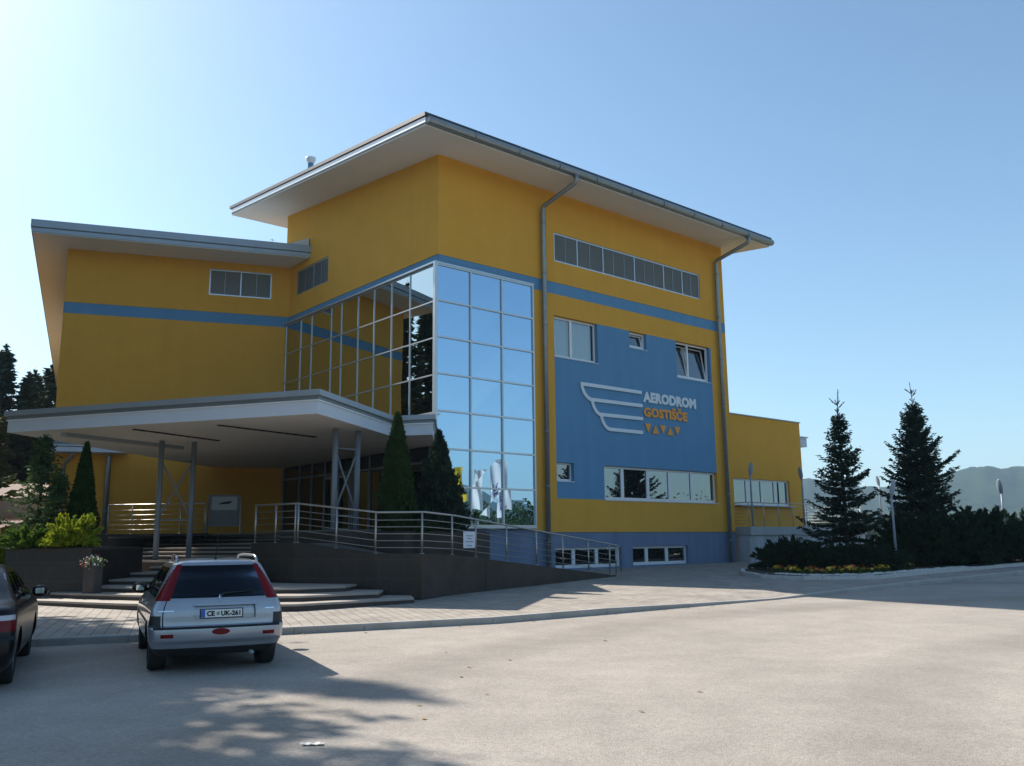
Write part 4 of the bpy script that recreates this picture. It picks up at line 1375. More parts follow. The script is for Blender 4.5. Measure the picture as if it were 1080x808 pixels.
for c_, (m_, nm, lb, gr, n, line_) in enumerate((('petal_yellow', 'yellow_flower', 'clump of yellow bedding flowers along the front of the island bed', 'yellow flower clumps in the bed', 34, [(8.75, 30.4), (9.3, 29.1), (9.9, 28.8), (11.0, 29.0), (13.1, 30.9), (14.2, 31.8)]),
                                          ('petal_orange', 'orange_flower', 'clump of orange red bedding flowers behind the yellow row', 'orange flower clumps in the bed', 22, [(9.0, 31.0), (9.8, 29.6), (11.0, 29.7), (12.5, 31.0)]))):
    L_ = np.array(line_); seg = np.linalg.norm(np.diff(L_, axis=0), axis=1); cum = np.concatenate([[0], np.cumsum(seg)])
    for k in range(n):
        u = cum[-1] * (k + .5) / n; x, y = [np.interp(u, cum, L_[:, j]) for j in (0, 1)]
        x += rsf.normal() * .12; y += rsf.normal() * .12
        key = (m_, k % 3)
        if key not in protos:
            protos[key] = flower(nm, lb, gr, m_, x, y, pz(x, y) + .07, 100 + c_ * 10 + k)
        else:
            o = copy_tree(protos[key]); o.location = (x, y, pz(x, y) + .07); o.rotation_euler.z = rsf.rand() * 6; o.scale = [rsf.uniform(.6, 1.1)] * 3

# flower pot by the steps
fp_ = empty('flower_pot', 'dark square pot of red and white flowers on the steps before the planter', 'flower pot', (-9.95, 21.35, .68))
m = MB(); m.prism([(-10.10, 21.22), (-9.82, 21.15), (-9.74, 21.43), (-10.02, 21.5)], .5, 1.13); obj('pot', m, 'pot_dark', fp_, bevel=.01)
rs = np.random.RandomState(5)
for m_, n, dx in (('bed_leaves', 260, 0), ('petal_red', 60, -.12), ('petal_white', 130, 0), ('green_juniper', 90, .16)):
    P = np.array([dx * .6, -.03, .52]) + rs.normal(size=(n, 3)) * (.085, .07, .07)
    V, F = tri_cloud(rs, P, .06, stretch=1.1); np_obj('blossom' if 'petal' in m_ else 'leaf', V, F, m_, fp_)

# ------------------------------------------------------------------ street lamps with paddle heads
def lamp(label, x, y, z, H, az):
    r_ = empty('street_lamp', label, 'street lamp', (x, y, z), az, 'paddle shaped street lamps')
    m = MB(); m.tube([(0, 0, -.05), (0, 0, H * .62), (0, 0, H - .62)], [.045, .042, .036], 10)
    m.lathe([(.0, .02), (.085, .02), (.085, .0), (.085, -.03)], (0, 0, .03), 12)
    obj('pole', m, 'lamp_grey', r_, smooth=True, local=True)
    m = MB(); hh = .64; n = 12
    for k in range(n + 1):
        t = k / n; w = .12 * math.sin(math.pi * (t * .93 + .04)) ** .62; th = .045 * math.sin(math.pi * (t * .9 + .06))
        c = np.array([0, -.16 * t + .0, H - .66 + hh * t]); 
        for j in range(12):
            a = 6.283 * j / 12; m.v.append((w * math.cos(a), c[1] + th * math.sin(a), c[2]))
    for k in range(n):
        for j in range(12): m.f.append((k * 12 + j, k * 12 + (j + 1) % 12, (k + 1) * 12 + (j + 1) % 12, (k + 1) * 12 + j)); m.m.append(0)
    m.f += [tuple(range(11, -1, -1)), tuple(n * 12 + j for j in range(12))]; m.m += [0, 0]
    obj('lamp_head', m, 'lamp_grey', r_, smooth=True, local=True)
    return r_
lamp('nearest street lamp standing among the flowers at the bed edge', 13.45, 31.75, .5, 3.15, R(25))
l1 = FA(17.38, -.42, 2.13); l2 = FA(21.85, -.30, 2.13)
lamp('street lamp on the balcony before the left pane of the annex window', *l1, 2.95, R(10))
lamp('street lamp on the balcony at the right corner of the annex', *l2, 2.95, R(-45))
lamp('street lamp seen between the two spruces behind the balcony', 20.55, 50.0, 2.0, 3.05, R(-60))
lamp('street lamp standing in the junipers at the far right', 20.3, 37.1, .5, 3.45, R(-50))
mk = MB(); mk.tube([(20.6, 35.5, .5), (20.6, 35.5, .98)], .03, 8)
tag(obj('marker_post', mk, 'plate_white', loc=(20.6, 35.5, .5)), 'short white marker post at the foot of the junipers on the right', 'post')

# info board under the canopy
bo = empty('info_board', 'grey standing notice board under the canopy against the yellow wall', 'notice board', (-11.0, 34.0, TZ))
m = MB()
def fbx(x, y, z): 
    a = R(15); return (-11.0 + x * math.cos(a) - y * math.sin(a), 34 + x * math.sin(a) + y * math.cos(a), TZ + z)
m.box(-.55, -.03, .30, .55, .03, 1.5, fr=fbx); obj('panel', m, 'board_grey', bo)
m = MB(); m.box(-.46, -.035, .92, .46, -.031, 1.42, fr=fbx); obj('poster', m, 'fascia_grey', bo)
m = MB(); m.add([fbx(*p) for p in ((-.25, -.038, 1.12), (.2, -.038, 1.16), (.3, -.038, 1.27), (-.1, -.038, 1.20))], [(0, 1, 2, 3)]); obj('print', m, 'ink_black', bo)
for sx in (-.62, .62):
    m = MB(); m.tube([fbx(sx * .95, 0, 1.45), fbx(sx, -.25, 0)], .025, 6); m.tube([fbx(sx * .95, 0, 1.45), fbx(sx, .35, 0)], .025, 6); obj('leg', m, 'steel_rail', bo)

# scrap of paper on the asphalt
pm = MB(); n = 8
for i in range(n + 1):
    for j in range(4):
        x, y = (i / n - .5) * .19, (j / 3 - .5) * .07; pm.v.append((-1.72 + x, 7.9 + y + .02 * x, gz(0, 7.9) + .012 + .006 * math.sin(i * 1.9 + j) + .008 * abs(i / n - .5)))
for i in range(n):
    for j in range(3): a = i * 4 + j; pm.f.append((a, a + 4, a + 5, a + 1)); pm.m.append(0)
tag(obj('paper_scrap', pm, 'paper', loc=(-1.72, 7.9, gz(0, 7.9))), 'crumpled white scrap of paper lying on the asphalt', 'litter')

# dry leaves and grit blown over the lot
mat('dry_leaf', (0.30, 0.20, 0.07), 0.8)
lf0 = None; rsl = np.random.RandomState(44)
for k in range(26):
    if k < 16: t = rsl.rand(); x = -6 + 11 * t + rsl.normal() * .1; y = float(np.interp(x, [p[0] for p in KERB], [p[1] for p in KERB])) - .12 - abs(rsl.normal()) * .18
    else: x, y = rsl.uniform(-1, 6), rsl.uniform(7.5, 15)
    if lf0 is None:
        m = MB(); m.add([(0, -.04, 0), (.022, -.012, .008), (.018, .02, .012), (0, .045, .006), (-.02, .018, .014), (-.022, -.014, .01), (0, 0, .002)], [(0, 1, 6), (1, 2, 6), (2, 3, 6), (3, 4, 6), (4, 5, 6), (5, 0, 6)])
        lf0 = obj('dry_leaf', m, 'dry_leaf', loc=(0, 0, 0)); o = lf0
    else:
        o = lf0.copy(); col.objects.link(o)
    o.location = (x, y, gz(x, y) + .006); o.rotation_euler.z = rsl.rand() * 6; o.scale = [rsl.uniform(.6, 1.1)] * 3
    tag(o, 'small dry brown leaf lying on the asphalt of the lot', 'leaf', 'dry leaves on the asphalt')

# ------------------------------------------------------------------ cars
def pchip(xk, yk):
    xk, yk = np.array(xk, float), np.array(yk, float)
    h = np.diff(xk); d = np.diff(yk) / h
    m = np.zeros_like(yk); m[0], m[-1] = d[0], d[-1]
    for i in range(1, len(xk) - 1):
        m[i] = 0 if d[i - 1] * d[i] <= 0 else 2 * d[i - 1] * d[i] / (d[i - 1] + d[i])
    def f(x):
        x = np.clip(x, xk[0], xk[-1]); i = np.clip(np.searchsorted(xk, x) - 1, 0, len(h) - 1)
        t = (x - xk[i]) / h[i]
        return (1 + 2 * t) * (1 - t) ** 2 * yk[i] + t * (1 - t) ** 2 * h[i] * m[i] + t * t * (3 - 2 * t) * yk[i + 1] + t * t * (t - 1) * h[i] * m[i + 1]
    return f
def make_car(name, label, x, y, z, rz, spec, paint, wheels):
    """body as stacked plan outlines; x forward from the rear bumper, y left; regions become separate parts"""
    r_ = empty(name, label, 'car', (x, y, z), rz)
    K = spec['keys']                                       # rows: z, rear x, front x, half width, rear corner r, front corner r
    cols = list(zip(*K)); F_ = [pchip(cols[0], c) for c in cols[1:]]
    zs = np.unique(np.concatenate([np.arange(cols[0][0], cols[0][-1], .014), [cols[0][-1]]]))
    N1, N2, N3 = 44, 16, 150
    rows, secs = [], None
    for zz in zs:
        xr, xf, hw, rr, rf = [float(f(zz)) for f in F_]
        pts, sec = [], []
        bow = spec.get('bow', .05) * min(1, hw / .5)
        def rearx(yy): return xr + bow * (yy / max(hw, .01)) ** 2
        for i in range(N1):
            yy = -(hw - rr) + 2 * (hw - rr) * i / N1; pts.append((rearx(yy), yy)); sec.append('rear')
        cx = rearx(hw - rr) + rr
        for i in range(N2):
            a = math.pi / 2 * i / N2; pts.append((cx - rr * math.cos(a), hw - rr + rr * math.sin(a))); sec.append('rcl')
        for i in range(N3):
            t = i / N3; xx = cx + (xf - rf - cx) * t; pts.append((xx, hw - spec.get('taper', .03) * max(0, t - .75) * 4 * 0)); sec.append('sl')
        for i in range(N2):
            a = math.pi / 2 * i / N2; pts.append((xf - rf + rf * math.sin(a), hw - rf + rf * math.cos(a))); sec.append('fcl')
        for i in range(N1):
            yy = (hw - rf) - 2 * (hw - rf) * i / N1; pts.append((xf, yy)); sec.append('front')
        for i in range(N2):
            a = math.pi / 2 * i / N2; pts.append((xf - rf + rf * math.cos(a), -(hw - rf) - rf * math.sin(a))); sec.append('fcr')
        for i in range(N3):
            t = i / N3; xx = xf - rf + (cx - xf + rf) * t; pts.append((xx, -hw)); sec.append('sr')
        for i in range(N2):
            a = math.pi / 2 * i / N2; pts.append((cx - rr * math.sin(a), -(hw - rr) - rr * math.cos(a))); sec.append('rcr')
        rows.append(pts); secs = sec
    n = len(secs)
    V = [(px_, py_, zz) for zz, pts in zip(zs, rows) for px_, py_ in pts]
    parts = {}
    for j in range(len(zs) - 1):
        for i in range(n):
            k = (i + 1) % n
            q = (j * n + i, j * n + k, (j + 1) * n + k, (j + 1) * n + i)
            c = np.mean([V[t] for t in q], 0)
            s = secs[i]
            frac = (i - secs.index(s)) / secs.count(s)
            nm = spec['region'](c, s, frac, wheels)
            if nm: parts.setdefault(nm, []).append(q)
    cap = tuple((len(zs) - 1) * n + i for i in range(n - 1, -1, -1))
    made = {}
    for nm, fs in parts.items():
        idx = {}; mb = MB()
        for q in fs:
            for t in q:
                if t not in idx: idx[t] = len(mb.v); mb.v.append(V[t])
            mb.f.append(tuple(idx[t] for t in q)); mb.m.append(0)
        if nm == 'body':
            for t in cap:
                if t not in idx: idx[t] = len(mb.v); mb.v.append(V[t])
            mb.f.append(tuple(idx[t] for t in cap)); mb.m.append(0)
        base = nm.split('.')[0]
        made[nm] = obj(base, mb, spec['mats'].get(nm, spec['mats'].get(base, paint)), r_, smooth=True, local=True)
    hw0 = float(F_[2](.55))
    # dark underbody and wheel housings
    m = MB(); m.box(spec['under'][0] + .25, -hw0 + .16, .20, spec['under'][1] - .2, hw0 - .16, .30)
    for wx, tr, wr in wheels:
        for s in (-1, 1): m.box(wx - wr - .06, s * (hw0 - .34) - .02, .2, wx + wr + .06, s * (hw0 - .34) + .02, .8)
        m.box(wx - wr - .06, -hw0 + .04, wr * 2 + .03, wx + wr + .06, hw0 - .04, wr * 2 + .07)
    obj('underbody', m, 'plastic_black', r_, local=True)
    for wx, tr, wr in wheels:
        for s in (-1, 1):
            w = obj('wheel', MB().lathe([(.0, 0.02), (wr * .62, .02), (wr * .62, .05)], (0, 0, 0), 24, axis='Y', fr=lambda X, Y, Z: (wx + X, s * (tr + .055) + s * (Y - .02) , wr + Z)), 'plastic_black', r_, local=True)
            t = MB(); pr = [(wr * .60, .0), (wr * .66, .015), (wr * .93, .012), (wr, -.03), (wr, -.16), (wr * .93, -.20), (wr * .6, -.2)]
            t.lathe(pr, (0, 0, 0), 36, axis='Y', fr=lambda X, Y, Z: (wx + X, s * (tr + .085 + Y), wr + Z))
            obj('tyre', t, 'rubber', w, smooth=True, local=True)
            rm_ = MB(); rm_.lathe([(wr * .62, .0), (wr * .58, -.01), (wr * .56, -.05)], (0, 0, 0), 28, axis='Y', fr=lambda X, Y, Z: (wx + X, s * (tr + .085 + Y), wr + Z))
            for k in range(7):
                a = 6.283 * k / 7
                def sp_(u, v, d): 
                    X, Z = u * math.cos(a) - v * math.sin(a), u * math.sin(a) + v * math.cos(a); return (wx + X, s * (tr + .085 + d), wr + Z)
                rm_.add([sp_(.03, -.028, -.012), sp_(wr * .6, -.018, -.012), sp_(wr * .6, .018, -.012), sp_(.03, .028, -.012), sp_(.03, -.028, -.05), sp_(wr * .6, -.018, -.05), sp_(wr * .6, .018, -.05), sp_(.03, .028, -.05)], [(0, 1, 2, 3), (0, 4, 5, 1), (3, 2, 6, 7)])
            rm_.lathe([(.0, .0), (.045, -.004), (.055, -.03)], (0, 0, 0), 14, axis='Y', fr=lambda X, Y, Z: (wx + X, s * (tr + .085 + Y), wr + Z))
            obj('rim', rm_, 'alloy', w, smooth=False, local=True)
    return r_, F_
def mirrors(r_, x, yw, z, paint):
    for s in (-1, 1):
        m = MB(); n = 10
        prof = [(-.07, .05), (-.05, .09), (.02, .10), (.09, .075), (.13, .03)]
        for px_, rr in prof:
            for k in range(n):
                a = 6.283 * k / n; m.v.append((x + px_, s * (yw + .10) + rr * 1.15 * math.cos(a), z + rr * .85 * math.sin(a)))
        for i in range(len(prof) - 1):
            for k in range(n): m.f.append((i * n + k, i * n + (k + 1) % n, (i + 1) * n + (k + 1) % n, (i + 1) * n + k)); m.m.append(0)
        m.f += [tuple(range(n)), tuple((len(prof) - 1) * n + k for k in range(n))]; m.m += [0, 0]
        m.box(x - .01, s * yw - .02, z - .05, x + .06, s * (yw + .08), z - .01)
        w = obj('wing_mirror', m, paint, r_, smooth=True, local=True)
        q = MB(); q.quad((x - .072, s * (yw + .045), z - .035), (x - .072, s * (yw + .155), z - .035), (x - .072, s * (yw + .155), z + .04), (x - .072, s * (yw + .045), z + .04))
        obj('mirror_glass', q, 'mirror_face', w, local=True)
def arch(wx, wr, c): return (c[0] - wx) ** 2 + (c[2] - wr) ** 2 < (wr + .045) ** 2 and abs(c[1]) > .45

# silver estate
def reg_estate(c, s, fr, wheels):
    x, y, z = c
    side = s in ('sl', 'sr', 'rcl', 'rcr')
    for wx, tr, wr in wheels:
        if arch(wx, wr, c) and s[0] in 'sr' and s not in ('rear',): return None
    rcorner = s in ('rcl', 'rcr')
    ang = (fr if s == 'rcl' else 1 - fr) if rcorner else (0 if s == 'rear' else 1)
    if .555 < z < .585 and (s == 'rear' or (rcorner and ang < .5)): return 'seam'
    if z < .315 and (s == 'rear' or rcorner): return 'valance'
    if z <= .555: return 'bumper' if (s == 'rear' or rcorner) else ('sill' if z < .30 else 'body')
    if rcorner and .585 < z < .72 and ang > .12: return 'bumper_pad.' + s
    zt = 1.335
    if .905 < z < 1.36:
        t = (z - .905) / (1.36 - .905)
        lw = .92 - .62 * t                                 # lamp reaches round the corner less at the top
        if rcorner and .0 <= ang < lw: return 'tail_light.' + s
        if s == 'rear' and abs(y) > float(0.0) and (abs(y) > RW(z) - .035 * (1 - t) - .008): return 'tail_light.' + ('rcl' if y > 0 else 'rcr')
    if s == 'rear':
        if -.45 < y < .30 and .662 < z < .842: return None
        if .93 < z < 1.335: return 'rear_window'
        if .585 <= z < .60 : return 'body'
        if abs(abs(y) - RW(z)) < .012 and .60 < z < .905: return 'seam'
        return 'tailgate' if z < .93 else 'body'
    if rcorner and ang < .06 and .585 < z <= .905: return 'seam'
    if s in ('sl', 'sr'):
        top = 1.315 - .02 * max(0, (x - 2.2))
        if .935 < z < top:
            xa = 2.98 - (z - .935) * 1.75                   # windscreen pillar line
            for a, b in ((.50, 1.22), (1.27, 1.98), (2.07, xa)):
                if a < x < b: return 'side_window.' + s + str(a)
            if .46 < x < xa + .03: return 'window_trim'
        for xd in (1.24, 2.03):
            if abs(x - xd) < .008 and .30 < z < .935: return 'seam'
        if .60 < z < .645 and .9 < x < 3.3: return 'side_strip'
    if s in ('front', 'fcl', 'fcr') and .95 < z < 1.33: return 'windscreen'
    return 'body'
EST = [(.22, .16, 3.92, .70, .10, .25), (.30, .09, 3.98, .78, .16, .35), (.37, .055, 4.0, .815, .18, .4), (.42, .008, 4.0, .828, .18, .4), (.50, .0, 4.0, .835, .18, .42), (.57, .005, 3.98, .84, .18, .42), (.60, .055, 3.95, .838, .17, .42),
       (.75, .065, 3.82, .822, .15, .45), (.85, .085, 3.4, .797, .145, .42), (.93, .11, 3.0, .762, .14, .38), (1.00, .160, 2.86, .732, .133, .3), (1.15, .268, 2.58, .668, .122, .26), (1.30, .378, 2.28, .598, .11, .22), (1.345, .395, 2.15, .570, .11, .2), (1.375, .41, 2.02, .535, .13, .2), (1.40, .47, 1.88, .475, .16, .25), (1.418, .60, 1.7, .38, .18, .2), (1.426, .85, 1.5, .27, .2, .2)]
_hw = pchip([k[0] for k in EST], [k[3] for k in EST]); _rr = pchip([k[0] for k in EST], [k[4] for k in EST]); _xr = pchip([k[0] for k in EST], [k[1] for k in EST])
RW = lambda z: float(_hw(z) - _rr(z))
def rear_pt(y, z, d=0.0):
    h = float(_hw(z)); return (float(_xr(z)) + .085 * min(1, h / .5) * (y / h) ** 2 - d, y, z)
HEAD = R(25.0)
CX, CY = -3.78, 11.72
car, _ = make_car('parked_car', 'silver estate car with red tail lamps parked at the kerb, plate CE UK-261', CX, CY, gz(CX, CY), R(90) + HEAD, dict(keys=EST, region=reg_estate, under=(.15, 3.9), bow=.085,
    mats={'rear_window': 'car_glass', 'tail_light': 'lamp_red', 'seam': 'seam_black', 'bumper_pad': 'plastic_black', 'valance': 'plastic_black', 'side_window': 'car_glass', 'window_trim': 'plastic_black', 'windscreen': 'car_glass', 'sill': 'plastic_black', 'side_strip': 'plastic_black'}),
    'silver_paint', [(.72, .70, .30), (3.16, .70, .30)])
mirrors(car, 2.62, .755, .98, 'plastic_black')
def rquad(mb, y0, y1, z0, z1, d0, d1, ny=6, nz=3):
    """panel standing d0..d1 proud of the rear surface"""
    def P(i, j, d): 
        y, z = y0 + (y1 - y0) * i / ny, z0 + (z1 - z0) * j / nz
        return rear_pt(y, z, d)
    o = len(mb.v)
    for j in range(nz + 1):
        for i in range(ny + 1): mb.v.append(P(i, j, d1))
    for j in range(nz):
        for i in range(ny): a = o + j * (ny + 1) + i; mb.f.append((a, a + ny + 1, a + ny + 2, a + 1)); mb.m.append(0)
    rim = [(i, 0) for i in range(ny + 1)] + [(ny, j) for j in range(1, nz + 1)] + [(i, nz) for i in range(ny - 1, -1, -1)] + [(0, j) for j in range(nz - 1, 0, -1)]
    k0 = len(mb.v)
    for i, j in rim: mb.v += [P(i, j, d0), P(i, j, d1)]
    for t in range(len(rim)):
        u = (t + 1) % len(rim); mb.f.append((k0 + 2 * t, k0 + 2 * t + 1, k0 + 2 * u + 1, k0 + 2 * u)); mb.m.append(0)
m = MB(); rquad(m, -.47, .32, .655, .85, .001, -.035, 8, 3); rec = obj('plate_recess', m, 'silver_paint', car, local=True)
m = MB(); rquad(m, -.48, .33, .838, .868, -.004, .026); obj('handle_bar', m, 'silver_paint', car, local=True, bevel=.006)
m = MB(); rquad(m, -.30, .24, .675, .795, -.03, -.018); lp_ = obj('number_plate', m, 'plastic_black', car, local=True)
m = MB(); rquad(m, -.285, .225, .688, .784, -.019, -.014); obj('plate_face', m, 'plate_white', lp_, local=True)
m = MB(); rquad(m, .175, .225, .690, .782, -.0145, -.0125); obj('plate_band', m, 'plate_blue', lp_, local=True)
def rear_text(s, y_left, y_right, z0, z1, d, m_, nm, parent, bold=.03):
    V_, F2 = text_mb(s, 1, z1 - z0, .002, bold)
    mb = MB(); mb.add([rear_pt(y_left + (y_right - y_left) * v[0], z0 + v[1], d + v[2]) for v in V_], F2)
    obj(nm, mb, m_, parent, local=True)
rear_text('CE', .155, .055, .703, .769, -.0135, 'ink_black', 'plate_text', lp_, .05)
m = MB(); rquad(m, -.002, .035, .715, .755, -.0145, -.012, 2, 2); obj('plate_crest', m, 'plate_green', lp_, local=True)
rear_text('UK-261', -.02, -.265, .703, .769, -.0135, 'ink_black', 'plate_text', lp_, .05)
for y0, y1 in ((-.70, -.55), (.55, .70)):
    m = MB(); rquad(m, y0, y1, .455, .50, -.004, .008); obj('reflector', m, 'lamp_red', car, local=True, bevel=.006)
m = MB(); n = 20
for k in range(n):
    a = 6.283 * k / n; m.v.append(rear_pt(-.02 + .10 * math.cos(a), .515 + .035 * math.sin(a), .010))
for k in range(n):
    a = 6.283 * k / n; m.v.append(rear_pt(-.02 + .115 * math.cos(a), .515 + .042 * math.sin(a), -.003))
m.f = [tuple(range(n - 1, -1, -1))] + [(k, (k + 1) % n, n + (k + 1) % n, n + k) for k in range(n)]; m.m = [0] * len(m.f)
obj('fog_lamp', m, 'lamp_red', car, local=True)
m = MB()                                                    # small chrome lion-like badge: upright body, raised arm
for a, b, rr in (((-.012, .905), (.0, .925), .007), ((.0, .925), (.002, .955), .009), ((.002, .955), (-.006, .972), .008), ((.0, .945), (-.026, .955), .005), ((-.012, .905), (-.024, .893), .005), ((-.002, .91), (.012, .893), .005), ((.006, .93), (.022, .945), .004)):
    p, q = rear_pt(a[0], a[1] - .005, .012), rear_pt(b[0], b[1] - .005, .012); m.tube([p, q], rr, 6)
obj('badge', m, 'chrome', car, local=True)
for y0, y1 in ((-.70, -.58), (.55, .74)):
    m = MB(); rquad(m, y0, y1, .775, .787, -.001, .003); obj('badge', m, 'chrome', car, local=True)
m = MB(); m.tube([rear_pt(-.02, .965, .02), rear_pt(-.06, .985, .03), rear_pt(-.30, 1.00, .022), rear_pt(-.42, 1.01, .018)], [.016, .012, .008, .005], 6); obj('wiper', m, 'plastic_black', car, local=True)
for s in (-1, 1):
    m = MB(); m.tube([(.56, s * .52, 1.37), (.60, s * .515, 1.43), (.73, s * .51, 1.458), (1.6, s * .49, 1.465), (1.9, s * .47, 1.45), (2.02, s * .46, 1.385)], .017, 8)
    obj('roof_rail', m, 'silver_paint', car, smooth=True, local=True)
m = MB(); m.tube([(.62, 0.02, 1.40), (.60, .02, 1.43)], .018, 8); m.tube([(.60, .02, 1.43), (.36, .02, 1.85)], [.006, .003], 6); obj('aerial', m, 'plastic_black', car, smooth=True, local=True)
for s in (-1, 1):
    for xh in (1.35, 2.15):
        m = MB(); m.box(xh, s * .80, .80, xh + .16, s * .828, .83); obj('handle', m, 'silver_paint', car, local=True, bevel=.006)
m = MB(); m.tube([(.02, -.42, .23), (.5, -.42, .23)], .028, 10); m.tube([(.25, -.55, .27), (.25, -.1, .27)], .05, 10); obj('exhaust', m, 'gutter_zinc', car, smooth=True, local=True)

# black saloon at the left edge
def reg_saloon(c, s, fr, wheels):
    x, y, z = c
    for wx, tr, wr in wheels:
        if arch(wx, wr, c) and s[0] in 'sr' and s != 'rear': return None
    rcorner = s in ('rcl', 'rcr'); ang = (fr if s == 'rcl' else 1 - fr) if rcorner else (0 if s == 'rear' else 1)
    if z < .30: return 'sill'
    if .585 < z < .605 and (s == 'rear' or rcorner): return 'seam'
    if .68 < z < .86 and ((s == 'rear' and abs(y) > .58) or (rcorner and ang < .85)):
        return ('tail_light.' if z < .80 else 'reversing_light.') + ('l' if y > 0 else 'r')
    if s == 'rear' and 1.0 < z < 1.32 and abs(y) < RW2(z) - .02: return 'rear_window'
    if s in ('sl', 'sr') or (rcorner and ang > .6):
        if .98 < z < 1.31:
            xa = 3.55 - (z - .93) * 1.9; xb = .95 + (z - .98) * .9
            for a, b in ((xb, 1.55), (1.62, 2.35), (2.45, xa)):
                if a < x < b: return 'side_window.' + s[-1] + str(round(b, 1) if b != xa else 'f')
        if .94 < z < .955: return 'window_trim'
    if s in ('front', 'fcl', 'fcr') and .98 < z < 1.32: return 'windscreen'
    return 'body'
SAL = [(.20, .10, 4.5, .74, .12, .25), (.30, .03, 4.58, .84, .2, .35), (.45, .0, 4.62, .875, .24, .45), (.58, .01, 4.62, .88, .25, .45), (.62, .05, 4.6, .88, .25, .45), (.80, .08, 4.4, .875, .25, .5), (.90, .12, 3.9, .86, .24, .5), (.955, .22, 3.55, .835, .22, .45), (.985, .55, 3.45, .81, .2, .4), (1.05, .72, 3.3, .775, .2, .3), (1.2, 1.0, 2.98, .70, .19, .26), (1.32, 1.25, 2.65, .635, .18, .22), (1.38, 1.42, 2.5, .58, .18, .22), (1.41, 1.6, 2.3, .48, .2, .22), (1.425, 1.8, 2.1, .32, .12, .12)]
_h2 = pchip([k[0] for k in SAL], [k[3] for k in SAL]); _r2 = pchip([k[0] for k in SAL], [k[4] for k in SAL])
RW2 = lambda z: float(_h2(z) - _r2(z))
bx, by = -6.48, 10.02
car2, _ = make_car('parked_car', 'black saloon cut off by the left edge, red and white tail lamp showing', bx, by, gz(bx, by), R(90) + R(24.5), dict(keys=SAL, region=reg_saloon, under=(.15, 4.4), bow=.07,
    mats={'rear_window': 'car_glass', 'tail_light': 'lamp_red', 'reversing_light': 'lamp_clear', 'seam': 'seam_black', 'side_window': 'car_glass', 'window_trim': 'plastic_black', 'windscreen': 'car_glass', 'sill': 'plastic_black'}),
    'black_paint', [(.92, .74, .32), (3.6, .74, .32)])
mirrors(car2, 3.1, .84, 1.0, 'black_paint')
# pale car beyond the planter
def reg_hatch(c, s, fr, wheels):
    x, y, z = c
    for wx, tr, wr in wheels:
        if arch(wx, wr, c) and s[0] in 'sr' and s != 'rear': return None
    rcorner = s in ('rcl', 'rcr')
    if z < .3: return 'sill'
    if s == 'rear' and .95 < z < 1.32: return 'rear_window'
    if rcorner and .66 < z < .92: return 'tail_light.' + s
    if s in ('sl', 'sr') and .95 < z < 1.31:
        xa = 2.98 - (z - .935) * 1.75
        for a, b in ((.50, 1.22), (1.27, 1.98), (2.07, xa)):
            if a < x < b: return 'side_window.' + s + str(a)
    if s in ('front', 'fcl', 'fcr') and .95 < z < 1.33: return 'windscreen'
    return 'body'
hx_, hy_ = -14.15, 22.6
car3, _ = make_car('parked_car', 'pale blue car mostly hidden behind the stone planter at the left edge', hx_, hy_, gz(hx_, hy_), R(90) + R(30), dict(keys=EST, region=reg_hatch, under=(.15, 3.9), bow=.05,
    mats={'rear_window': 'car_glass', 'tail_light': 'lamp_red', 'side_window': 'car_glass', 'windscreen': 'car_glass', 'sill': 'plastic_black'}),
    'pale_blue_paint', [(.72, .70, .30), (3.16, .70, .30)])
mirrors(car3, 2.62, .80, .98, 'plastic_black')
# ------------------------------------------------------------------ house at the far left
ho = empty('house', 'small white house with weathered grey corrugated roof behind the left conifers', 'house', (-29, 46, .5), R(-14))
def FH(x, y, z):
    a = R(-14); return (-29 + x * math.cos(a) - y * math.sin(a), 46 + x * math.sin(a) + y * math.cos(a), z)
m = MB(); m.box(-6, 0, .3, 5.3, 8, 4.05, fr=FH); obj('wall', m, 'white_render', ho)
def corrugated(mb, a, b, c, d, n=60, amp=.03):
    a, b, c, d = map(np.array, (a, b, c, d)); o = len(mb.v)
    for i in range(n + 1):
        t = i / n; up = np.array([0, 0, amp * (1 if i % 2 else -1)])
        mb.v += [tuple(a + (b - a) * t + up), tuple(d + (c - d) * t + up)]
    for i in range(n): mb.f.append((o + 2 * i, o + 2 * i + 2, o + 2 * i + 3, o + 2 * i + 1)); mb.m.append(0)
m = MB(); corrugated(m, FH(-6.5, -.6, 3.95), FH(5.9, -.6, 3.95), FH(5.9, 4, 5.0), FH(-6.5, 4, 5.0), 90)
corrugated(m, FH(-6.5, 8.6, 3.95), FH(5.9, 8.6, 3.95), FH(5.9, 4, 5.0), FH(-6.5, 4, 5.0), 90); obj('roof', m, 'roof_fibre', ho)
m = MB(); corrugated(m, FH(-6.2, -2.6, 2.45), FH(5.6, -2.6, 2.45), FH(5.6, .0, 3.05), FH(-6.2, .0, 3.05), 90); obj('porch_roof', m, 'roof_fibre', ho)
for x in (-5.5, -1.5, 2.2, 5.3):
    m = MB(); m.box(x - .08, -2.4, .3, x + .08, -2.24, 2.42, fr=FH); obj('porch_post', m, 'white_render', ho)
for x in (-4.2, -.5, 2.6):
    m = MB(); m.box(x, -.03, 1.1, x + 1.1, -.002, 2.2, fr=FH); w = obj('window', m, 'white_pvc', ho)
    m = MB(); m.box(x + .08, -.045, 1.18, x + 1.02, -.031, 2.12, fr=FH); obj('pane', m, 'window_glass_dark', w)

